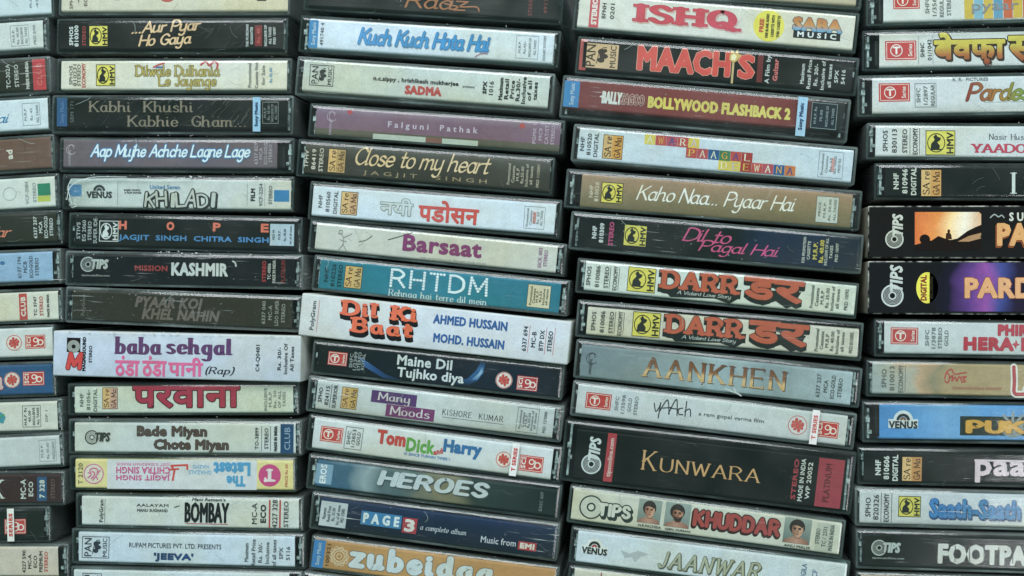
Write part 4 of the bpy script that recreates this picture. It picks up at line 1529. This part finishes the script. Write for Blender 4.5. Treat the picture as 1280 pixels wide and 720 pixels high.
PG(917, -11, [(-3, -3), (-3, 3), (1, 5), (4, 2), (2, -3)], '#efe2b4', 'picture', 3.8)
R(950, 0, 7, 34, '#6b2d2c', 'colour_band')
V(['A Film by'], [959.5], LT, 5.2, 35)
V(['Gulzar'], [969.5], '#c86a66', 5.4, 27, bold=.4)
V(['Maximum', 'Retail Price', 'Rs. 30/-', 'Inclusive of', 'all taxes', 'SPX', '5416'], (1003, 1054), LT, 4.6, 36, 2)
end()
A('dull red cassette spine with long yellow capitals and a pale blue tape strip', 704, 1052, 116.5, 147, 36, 701, 1062, 24, 30.5, ('x', [(0, '#7b3a3a'), (.7, '#84403f'), (.86, '#75393a'), (.9, '#26302f'), (1, '#1f2a29')]))
B(705, 724, '#3c86be')
V(['Sony Music'], [715], '#bcd3e2', 5.4, 27, bold=.15)
T('BALLY', 765, .5, 24, 14, '#d4d8d4', .8, 0, .1)
T('SAGOO', 791, .5, 28, 13, '#84403f', .2, 0, .1, out=('#c9b9b2', .6))
PG(752, 0, [(-3, 0), (3, -3), (3, 3)], '#d4d8d4', 'title')
T('BOLLYWOOD FLASHBACK 2', 899, 1.5, 177, 13, '#d9cc64', 1.0)
PRICE(1014, 1046, ['M.R.P. Rs', '75.00', *INC], '#1c2b33', '#9fb0b4', 32)
TAPE_BAND(996, 1008, 'Sony Music', '#8db4cc', '#1f3b60', 54, 3)
end()
A('bluish white cassette spine with title letters on small coloured tiles in three steps', 721, 1063, 179, 208, 42, 715, 1071, 25, 23, '#cad7e2')
V(['NHF', '810520', 'DIGITAL'], (728, 745), '#3f474c', 5, 30)
SAREGAMA(766, 1, 25, 30, '#d49a3c', '#3a2a20')
tc = ['#d8c447', '#c04a44', '#cf7a3e', '#b84a5c', '#d6cf9a', '#2d5f9e', '#3f7f58', '#a8352f']
for wd, xc, vc, tw, sq in (('AWARA', 840, -12.5, 13.7, (0, 1, 3, 1, 0)), ('PAAGAL', 899, 0, 13.9, (1, 3, 5, 6, 1, 7)), ('DEEWANA', 946, 12, 13.8, (0, 0, 7, 1, 3, 5, 2))):
    for i, ch in enumerate(wd):
        x = xc + (i - (len(wd) - 1) / 2) * tw
        R(x, vc, tw - .2, 12.5, tc[sq[i]], 'letter_tiles', 1 + .1 * (i % 2))
        P(ch, x, vc, 8, 9, ['#f0ead8', '#d9a23e', '#e7d9c2', '#c9c2e0', '#2e4f9a', '#dfe8d0', '#e6c34a'][(i * 3 + len(wd)) % 7], 'serif', lay=3)
PRICE(1023, 1054, PRO[:2] + ['Rs. 55', 'ALL TAXES', 'PKD 02'], None, '#7d8890', 33)
R(1041, 0, 4, 17, '#d39a9a', 'price_sticker', 2)
end()
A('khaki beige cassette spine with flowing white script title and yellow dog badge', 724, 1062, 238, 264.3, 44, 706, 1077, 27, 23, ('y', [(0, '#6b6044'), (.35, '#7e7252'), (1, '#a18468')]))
V(['NHF', '810028'], [739, 746], '#d0c9b4', 4.8, 24)
HMV(765, 0, 27, 26)
P('Kaho Naa... Pyaar Hai', 895, 0, 200, 27, '#e2e2da', 'script')
PRICE(1020, 1048, ['PRICE', 'M.R.P.', 'Rs. 50.00', 'ALL TAXES'], '#b9c2bd', '#5e6660', 33)
end()
A('black and navy cassette spine with magenta script title in two lines', 721, 1072, 288.5, 318, 43, 712, 1079, 25, 24, ('cloud', [(0, '#101a18'), (.5, '#0f1b18'), (.66, '#182a44'), (.85, '#1b2c44'), (1, '#17252c')]))
V(['NHF', '810309'], [743, 752], LT, 5, 24, bold=.35)
V(['STEREO'], [764], '#c24a7c', 5.4, 29, bold=.3)
HMV(794, 0, 29, 27)
P('Dil to', 884, -7.5, 62, 18, '#d0528c', 'script')
P('Pagal Hai', 923.5, 7.5, 102, 20, '#d0528c', 'script')
V(['FOR PROMOTION', 'CASSETTE'], [1005, 1011], LT, 3.6, 32)
V(['M.R.P.', 'Rs. 40.00'], [1019, 1027], '#d0c455', 5, 28, bold=.3)
V(['INCLUSIVE OF ALL', 'TAXES', 'PKD 10/97'], [1033, 1039, 1046], LT, 3.6, 34)
end()


def DARR(label, pts, x0, x1, h, X0, X1, t, b, dx, rs, pk, card):
    begin('cassette', label, pts, x0, x1, h, X0, X1, t, b, card)
    V(['SPHOS', '810086', 'STEREO', 'ECONOMY'], (736 + dx, 769 + dx), DK, 5.2, 30)
    vline(762.5 + dx, DK)
    vline(773.5 + dx, DK)
    HMV(802 + dx, -1, 35, 31, '#d3c73c')
    PG(877 + dx, 4, [(-53, 0), (50, 4), (46, -8), (36, -15), (18, -10), (-38, -13)], '#1b2320', 'title', 1)
    P('DARR', 875 + dx, -5, 102, 25, '#bb583a', 'slab', drop=('#1b2320', 0, 5), out=('#3f2a22', .8), lay=4)
    P('A Violent Love Story', 880 + dx, 11, 68, 6.5, '#c9d2cc', 'hand', part='subtitle', lay=5)
    PG(968 + dx, 6, [(-33, 8), (33, 10), (24, -8), (16, -12), (2, -4), (-14, -11), (-22, -8)], '#1b2320', 'title', 1)
    T('ड', 950 + dx, -4, 37, 25, '#bb583a', 1.7, drop=('#1b2320', 0, 5), out=('#3f2a22', .8), lay=4)
    T('र', 986 + dx, -3, 35, 25, '#bb583a', 1.7, drop=('#1b2320', 0, 5), out=('#3f2a22', .8), lay=4.4)
    V(['Promotional', 'Cassette', 'M.R.P', rs, 'Inclusive of', 'all taxes'], (1015 + dx, 1047 + dx), '#4d5652', 4.2, 30)
    V([pk], [1058 + dx], '#4d5652', 4.4, 26)
    end()


DARR('greenish white cassette spine with coral slab capitals on black shadow, upper of two alike', ((729, 344), (1066.6, 375.5)), 729, 1066.6, 37.5, 720, 1073, 22, 23, 0, 'Rs. 35.00', 'PKD 10/92', '#c9d2cc')
DARR('yellowed white cassette spine with coral slab capitals on black shadow, lower of two alike', ((731.6, 400.5), (1070, 429)), 731.6, 1070, 35.5, 720, 1079, 26, 22, 6, 'Rs. 40.00', 'PKD 01/2002', '#c8c6b6')
A('steel grey cassette spine with spaced bronze serif capitals', 724, 1062, 450.5, 486, 42, 718, 1077, 27, 23, ('cloud', [(0, '#75878f'), (.3, '#83949b'), (.5, '#9cb2bd'), (.7, '#869ba6'), (1, '#a9bac0')]))
UNIV(738, 0, '#3b4647', 7)
BR = ('y', [(0, '#c79a58'), (.35, '#d3b27c'), (.55, '#8a5a34'), (1, '#6e4630')])
FLECKS(3, 9, 876, 880, 14, .6, 1.8)
CRACK(918, 18, [(-12, 2), (-2, -1), (6, -3), (9, -5), (3, -2), (-1, 3)], 1.6, '#aab5b2')
P('AANKHEN', 893, -1, 182, 26, BR, 'serif', drop=('#56595a', 1.2, 1.0), gap=4)
V(['6337 237', 'MCA', 'ECO-GOLD', 'STEREO'], (1023, 1050), '#4c585a', 5, 29)
end()
A('plain white cassette spine with scrawled thin black title, a red seal and torn tape', 719, 1055.6, 498, 538.5, 38, 714, 1070, 23, 23, ('y', [(0, '#c2c8cb'), (.5, '#ccd3d9'), (1, '#c8d2d6')]))
TS(748, 0, 32, 20)
V(['SHFC', '1/3598', 'GOLD', 'STEREO'], (771, 795), '#7c8588', 4.4, 23)
for pts in ([(-24, 6), (-21, -4), (-17, 2), (-16, 7), (-17, -12)], [(-16, -3), (-8, 12), (-4, -6)], [(-13, 1), (-3, 3)], [(-5, -5), (3, 14), (6, -6)], [(-3, 2), (8, 2)], [(12, 4), (7, 2), (8, -4), (13, -4)], [(16, 13), (16, -6)], [(15, 0), (21, 4), (23, -5)]):
    ST(841, 0, pts, 1.25, '#2c3234', 'title')
T('a ram gopal varma film', 914, 1, 82, 6, '#5b6467', .08, part='subtitle')
SEAL(997, 0, 12.5, '#c8574f', '#d2d4d5')
SCI(1034, 1, 28, 20)
TAPE_BAND(1013.5, 1023, 'T SERIES', '#d8d3d2', '#c4574f', 48)
end()
A('double thickness black cassette with wide golden serif capitals', 716.6, 1054, 566.5, 606, 64, 702.5, 1068, 42, 37, '#0b1210')
TIPS(739, 11, 12.5, '#c3cccb', '#151b19', up=True)
B(757, 768, '#a83844')
V(['tipsonline.com'], [762.5], '#dcc9c6', 5.4, 48, bold=.15)
P('K', 812, -2, 20, 25, '#c59a66', 'roman')
P('UNWARA', 888, 1.5, 127, 17.5, '#c59a66', 'roman', gap=3)
V(['STEREO'], [993.5], '#a23a44', 5.4, 50, bold=.35)
V(['MADE IN INDIA'], [1002], LT, 5.4, 53, bold=.15)
V(['WP 20052'], [1011], LT, 5.4, 46, bold=.15)
B(1021, 1053, '#993642')
V(['PLATINUM'], [1034], '#5e2229', 8, 48)
end()
A('cream cassette spine with small portraits beside a rough red brown title', 713, 1048, 629.5, 673.5, 40, 710, 1056, 24, 25, '#c9cabb')
DISC(739, 1, 15, '#39423e', '#c9cabb', 6)
P('TIPS', 768, 2, 42, 17, '#c9cabb', 'fat', out=('#2f3a36', 1.4), drop=('#2f3a36', 2, 3), part='logo')


def FACE(x, v, w_, h_, hair, skin, bgc, cap, beard=False):
    p = 'portrait|%d' % x
    dk, lt = skin
    sk = ('x', [(0, dk), (.36, dk), (.56, lt), (.7, lt), (1, dk)])
    R(x, v, w_, h_, ('y', [(0, bgc), (1, '#93a19b')]), p, 1)
    PG(x, v, [(-w_ * .49, -h_ * .49), (-w_ * .42, -h_ * .36), (-w_ * .14, -h_ * .24), (w_ * .14, -h_ * .24), (w_ * .42, -h_ * .34), (w_ * .49, -h_ * .49)], ('x', [(0, '#8a5f50'), (.5, '#b98d78'), (1, '#85594a')]), p, 1.6)
    hr = ('cloud', [(0, hair), (.5, '#3a322e'), (1, hair)])
    EL(x, v - h_ * .15, w_ * .29, h_ * .31, hr, p, 2, 14)
    EL(x - w_ * .21, v - h_ * .12, w_ * .07, h_ * .13, hr, p, 2.1, 12)
    EL(x + w_ * .22, v - h_ * .14, w_ * .07, h_ * .14, hr, p, 2.1, 12)
    R(x, v + h_ * .2, w_ * .2, h_ * .2, dk, p, 2.2)
    PG(x + w_ * .01, v - h_ * .02, [(-w_ * .2, h_ * .16), (-w_ * .21, -h_ * .02), (-w_ * .15, -h_ * .2), (-w_ * .04, -h_ * .28), (w_ * .06, -h_ * .28), (w_ * .16, -h_ * .18), (w_ * .21, 0), (w_ * .2, h_ * .16), (0, h_ * .24)], sk, p, 2.5)
    PG(x, v - h_ * .22, [(-w_ * .23, -h_ * .1), (-w_ * .14, 0), (-w_ * .02, h_ * .0), (w_ * .1, -h_ * .03), (w_ * .23, -h_ * .1), (w_ * .2, h_ * .1), (0, h_ * .16), (-w_ * .2, h_ * .1)], hr, p, 3)
    for s in (-1, 1):
        EL(x + s * w_ * .09, v - h_ * .075, w_ * .055, h_ * .035, '#4a3229', p, 3, 10)
        R(x + s * w_ * .09, v - h_ * .115, w_ * .11, h_ * .028, hair, p, 3.1, s * 8)
    PG(x + w_ * .02, v + h_ * .02, [(-w_ * .045, -h_ * .03), (w_ * .04, -h_ * .03), (w_ * .0, h_ * .09)], dk, p, 3)
    if beard:
        PG(x, v + h_ * .13, [(-w_ * .19, h_ * .14), (-w_ * .1, h_ * .055), (w_ * .1, h_ * .055), (w_ * .2, h_ * .14), (w_ * .13, -h_ * .1), (0, -h_ * .14), (-w_ * .12, -h_ * .1)], hr, p, 3)
    EL(x, v + h_ * .115, w_ * .07, h_ * .018, '#7d4238', p, 3.4, 10)
    T(cap, x, v + h_ * .5 + 3.4, w_ * .98, 3, DK, .12, part='caption')


FACE(812, -3, 29, 30, '#221f1d', ('#96624c', '#cf9c80'), '#6f807a', 'N.R.PACHISIA')
FACE(847, -3, 32, 31, '#1d1a19', ('#85543f', '#b98468'), '#7b8a84', 'IQBAL DURRANI', True)
P('KHUDDAR', 921, -3, 110, 22, '#a5443f', 'fat', out=('#3b2422', 1.3), drop=('#3b2422', -1, 2))
FACE(996.6, -3, 34, 32, '#2b2622', ('#8f6550', '#c79a80'), '#5f716e', 'ANU MALIK')
R(1031, 0, 22, 34, '#b4b7a8', 'colour_band', 1)
V(['STEREO', 'TC / 2331', 'MADE IN INDIA'], (1022, 1039), '#5b635c', 5, 32)
end()
A('pale blue white cassette spine with shadowed olive grey capitals and grey bird smudge', 719, 1055, 682.5, 725, 41, 712, 1062, 24.5, 23, '#c6d1d9')
VENUS(743, -1.5, 31, '#27302f', '#d8dedd', '#a8423c')
PG(793, 2, [(-18, 4), (-6, 1), (4, 6), (18, 3), (8, -1), (2, -9), (-3, -3), (-12, -5)], '#aab2b4', 'picture', 1)
P('JAANWAR', 887, 3, 128, 21, '#a9ab92', 'italic', out=('#6c705c', .9), drop=('#5a5f52', 1, 1.3), gap=4)
V(['RANGILA', 'VCF'], [1004, 1018], '#57789a', 6.4, 28)
end()
A('cassette spine corner at the bottom of the fourth column, below the grey bird one', 715, 1050, 727, 770, 40, 709, 1058, 20.5, 22, '#c8c4b2')
vline(750, '#8a3b3b', lw=1.5)
end()

# ================================================================ rightmost column, cut by the edge of the picture
def Dc(label, x0, y0, y1, h, X0, t, b, card, **kw):
    begin('cassette', label, ((x0, y0), (1280, y1)), x0, X0 + 358, h, X0, X0 + 366, t, b, card, **kw)


Dc('white cassette spine turning into coloured vertical stripes, at the top of the rightmost column', 1102, 8, 3.5, 41, 1083, 24, 24, '#cfd3d2')
TS(1133, -7, 33, 22)
V(['SHFC', '1/3562', 'REGULAR', 'STEREO'], (1159, 1186), '#6b7371', 5, 30)
for i, c in enumerate(['#cdb23e', '#7fb4d0', '#cdb23e', '#5d9cc4', '#c8643e', '#cdb23e', '#c8643e', '#7fb4d0', '#cdb23e', '#b8483e', '#7fb4d0', '#cdb23e', '#c8643e', '#cdb23e', '#7fb4d0', '#cdb23e', '#c8643e', '#7fb4d0']):
    R(1211 + i * 12.2, 0, 11.4, 37, c, 'colour_band', 1 + .2 * (i % 2))
T('pyaar tune kya kiya', 1320, 4, 210, 16, '#8c8a8e', .2)
end()
Dc('white cassette spine with Hindi title shaded yellow to dark red and red square logo', 1097, 63.5, 60, 43, 1078, 27, 25, ('y', [(0, '#c9cfd0'), (.8, '#cdd2d2'), (1, '#b2b6b0')]))
TS(1126, 0, 39, 24)
V(['SHNC', '01/1042'], [1153, 1162], DK, 5, 26)
vline(1148, '#8a908e', h=36)
vline(1166, '#8a908e', h=36)
YR = ('y', [(0, '#8a2c24'), (.35, '#b06a30'), (.6, '#c9b83c'), (1, '#cfc648')])
T('बेवफ़ा', 1212, -1, 86, 37, YR, 1.7, out=('#3c2b1e', 1.2), drop=('#3c2b1e', 1.5, 2))
T('सनम', 1307, 0, 90, 28, YR, 1.7, out=('#3c2b1e', 1.2), drop=('#3c2b1e', 1.5, 2))
end()
Dc('tall white cassette spine with a slanted title shading from red to green', 1088, 120, 117, 49, 1072, 27, 26, ('y', [(0, '#b5b8b2'), (.25, '#ccd1d4'), (1, '#ced4d9')]))  # lower edge shade put into the card colour
TS(1118, -4, 39, 23)
FR(1157, 0, 27, 30, .7, '#8a9291', 'fine_print')
V(['SHFC', '1/2897', 'REGULAR'], (1148, 1166), '#6e7776', 5, 26)
T('K. R.  PICTURES', 1213, -19, 44, 4, '#6d7678', .1, part='subtitle')
P('Pardesi Babu', 1286, -3, 158, 24, ('x', [(0, '#8e2f2a'), (.25, '#a8702e'), (.45, '#7a9a3c'), (1, '#3f7a3c')]), 'brush', out=('#5a4a2e', .5))
R(1270, 10, 80, .7, '#9aa09c', 'subtitle', 1)
end()
Dc('white cassette spine with crimson serif capitals and yellow dog badge', 1092, 176, 177, 42, 1083, 23.5, 23.5, '#cdd3d7')
V(['SPHOS', '830113', 'STEREO', 'ECONOMY'], [1106.5, 1118, 1131, 1144], DK, 6, 33)
vline(1137.5, DK)
vline(1149.5, DK)
HMV(1175.5, 2, 37, 31)
P('Nasir Husain', 1265, -6, 58, 7.5, '#4e5557', 'roman', part='subtitle')
P('YAADON KI BAARAAT', 1318, 8.5, 208, 11, '#c23f5c', 'serif', out=('#c23f5c', .5))
end()
Dc('glossy black cassette spine with an orange square badge and a white streak of glare', 1104, 226.5, 227, 39, 1093, 23.5, 23.5, '#0e1514')
V(['NHF', '810946', 'DIGITAL'], [1120, 1131, 1142], LT, 6.2, 34, bold=.3)
SAREGAMA(1164, 2, 26, 34, '#cf9a4e', '#3a2a20')
P('I', 1267, 2, 8, 27, '#c9d0cc', 'roman')
P('NSAAF', 1325, 4, 90, 20, '#c9d0cc', 'roman')
end()
begin('cassette', 'black cardboard sleeve with sunset picture of dark lying figures and golden letters', ((1085, 290), (1280, 290)), 1085, 1447, 66, card='#17191a', sleeve=True, side='#7c766c')
TIPS(1118, 9, 11.5, '#b9c2c1', '#17191a', up=True)
R(1185, -1, 83, 48, ('cloud', [(0, '#cf6a2c'), (.3, '#e08a3c'), (.55, '#ecc98e'), (.75, '#e6dfd0'), (1, '#c9883e')]), 'picture', 1)
PG(1185, -1, [(-41.5, -24), (-41.5, -17), (-34, -15), (-29, -9), (-21, -12), (-12, -6), (-4, -9), (3, -11), (12, -9), (24, 0), (34, 5), (41.5, 8), (41.5, -24)], '#1c1614', 'picture', 2)
PG(1185, -1, [(12, -13), (26, -6), (41.4, -2), (41.4, -9), (26, -13)], '#a8805a', 'picture', 2.2)
EL(1156, 9, 6.5, 6, '#1c1614', 'picture', 2.3)
EL(1186, -1, 1.8, 2.4, '#3a2418', 'picture', 2.3, 10)
PG(1185, -1, [(-3, -10), (-2.5, -3), (1, -1), (4, -4), (5, -10)], '#3a2418', 'picture', 2)
PG(1226, -1, [(-2, 24), (2, 20), (3, 8), (0, 4), (2, -2), (-1, -8), (6, -8), (6, 24)], '#17191a', 'picture', 2.6)
ST(1246, -17, [(-8, 1), (-3, 5), (2, 2), (6, 4), (9, 1)], 1.4, '#9aa3a3', 'logo')
T('S U N I L', 1286, -19, 48, 10, '#c9cfcc', .5, part='subtitle')
T('PAR', 1277, 3, 58, 25, '#d7a066', 1.8, drop=('#8a4a28', -1.5, 2.2))
end()
begin('cassette', 'black cardboard sleeve with yellow oval sticker and purple blue clouds behind golden capitals', ((1085, 359.5), (1280, 360)), 1085, 1449, 67, card='#15181b', sleeve=True, side='#827c72')
R(1232, -1, 140, 61, ('cloud', [(0, '#15181b'), (.22, '#1a1a2c'), (.38, '#5a3a80'), (.5, '#8a4a9a'), (.62, '#3f4a8e'), (.75, '#241f38'), (1, '#15181b')]), 'picture', 1)
TIPS(1115.5, 10, 14, '#b9c2c1', '#15181b', up=True)
EL(1159, 0, 13.7, 19.5, '#dbd335', 'oval_sticker', 1)
V(['DIGITAL'], [1154.5], '#8a3a2a', 7, 31, bold=.4, part='oval_sticker')
V(['RECORDING'], [1164], '#2c2a1a', 4.2, 27, bold=.25, part='oval_sticker')
T('PARDES', 1267, 0, 119, 23, '#d8a070', 1.6, out=('#8a5034', .7))
end()
Dc('light grey cassette spine with bold red capitals in two lines, below the black sleeves', 1103, 421.5, 424, 43, 1093, 23.5, 25, ('y', [(0, '#b4bcba'), (.3, '#c2cacb'), (1, '#c6cdcf')]))  # painted shade greys the bottom of the card
TS(1130.5, -2, 34.5, 21, '#bb3f44')
V(['SHFC', '1/3878', 'STEREO', 'GOLD'], (1159, 1183), '#6c7576', 4.8, 26)
T('PHIR', 1266, -11, 35, 12, '#b8344a', 1.3)
T('HERA', 1236, 6.5, 60, 14, '#b8344a', 1.6)
PG(1270, 6.5, [(-5, 0), (-1, 2), (0, 6), (2, 1), (5, 0), (1, -2), (0, -6), (-2, -2)], '#b8344a', 'title', 3)
T('PHERI', 1315, 6.5, 74, 14, '#b8344a', 1.6)
end()
Dc('tan and grey blue cassette spine with a tiny red curled emblem', 1088, 472.5, 476, 42, 1083, 23.5, 24, ('cloud', [(0, '#9aa7a6'), (.10, '#a9a89a'), (.16, '#bb9a78'), (.24, '#8d8468'), (.32, '#a8946e'), (1, '#a99872')]))
V(['SPHO', '810013', 'ECONOMY'], [1105, 1115, 1126], '#5a625c', 6, 34)
vline(1131.5, '#5a625c')
for pts in ([(-18, 0), (-16, 7), (-12, 3), (-14, -5), (-18, -3)], [(-12, 1), (-8, 4), (-9, -3), (-5, 2), (-3, -3), (0, 3), (3, -2)], [(-16, 8), (-10, 12), (-6, 6), (2, 7), (9, 8)], [(3, 2), (9, 3), (5, 0), (8, -3), (3, -4)]):
    ST(1199, -1, pts, 1.5, '#b84440', 'logo')
T('CHASHM-E-KALA MANDIR', 1221, 10.5, 62, 3.2, '#b06a5a', .1, part='logo')
ST(1272, 1, [(-5, 18), (-4, 0), (-4, -14), (2, -16), (14, -15)], 9, '#d9d8d0', 'title')
ST(1272, 1, [(-5, 18), (-4, 0), (-4, -14), (2, -16), (14, -15)], 4.4, '#b23a42', 'title', 4)
P('eader', 1310, 7, 60, 16, '#b23a42', 'brush', out=('#d9d8d0', 2))
end()
Dc('sky blue cassette spine with gold capitals on a dark plate', 1097, 527, 529, 44, 1078, 26, 27, ('x', [(0, '#3f86c4'), (.1, '#4a90cc'), (.25, '#6fa6d6'), (.4, '#5a9ad2'), (1, '#4488c4')]))
VENUS(1129, -2, 35, '#20282a', '#c9d4da', '#8a5a34')
R(1290, 4, 180, 24, '#26332f', 'colour_band')
for i, a in enumerate((20, 55, 90, 125, 160)):
    ST(1266, 5, [(0, 0), (20 * math.cos(math.radians(a)), 18 * math.sin(math.radians(a)))], 3.4, '#8b9698', 'picture', 1.6 + i * .05)
EL(1266, 8, 14, 10, '#7d888a', 'picture', 1.8)
P('PUKAR', 1271, 5, 128, 17, '#cf9a2e', 'fat', out=('#5c431e', .7))
end()
Dc('black cassette spine with pinkish white letters hung from a bar and an orange badge', 1077, 584, 588, 41, 1072, 26, 22, '#0f1513')
V(['NHF', '810606', 'DIGITAL'], [1097.5, 1108, 1119], LT, 6.4, 32, bold=.35)
SAREGAMA(1140, 1, 25.5, 31, '#c08a4a', '#3a241c')
T('paap', 1262, 2, 84, 26, '#d8c3cc', 1.3)
R(1262, -11.5, 88, 2.4, '#d8c3cc', 'title', 3)
end()
Dc('tall white cassette spine with puffy bright blue title and yellow dog badge', 1072, 633.5, 639, 48, 1069, 24.5, 25, ('y', [(0, '#b9bcb8'), (.2, '#cbd0d2'), (1, '#cdd4da')]))  # card colour carries painted shade along the lower edge
V(['SPHO', '820326', 'ECONOMY'], [1085, 1095, 1108], DK, 6.4, 35)
vline(1101.5, DK)
vline(1114.5, DK)
HMV(1137, -2, 28, 26)
T('Saath-Saath', 1219, -1, 112, 22, '#2f86c8', 1.05, out=('#1b5f9a', .7), drop=('#174a78', 1, 2.2))
end()
Dc('greenish black cassette spine with white stencil capitals and small silver disc logo', 1075, 688, 694, 44, 1070, 26, 24, '#0e1815')
TIPS(1099, -4, 10, '#b3bdba', '#16201d')
T('tipsmusicfilms.com', 1110, 9, 40, 3.2, '#9aa5a2', .1, part='logo')
T('FOOTPATH', 1246, 1, 144, 22, '#cfd0cd', 1.7)
for i in range(1, 8):
    R(1176 + i * 18, 1, 1, 20, '#16201d', 'title', 5)
end()
Dc('beige cassette spine cut by the bottom edge, lowest in the rightmost column', 1074, 737, 743, 42, 1070, 22.5, 22, '#c0ad98')
end()
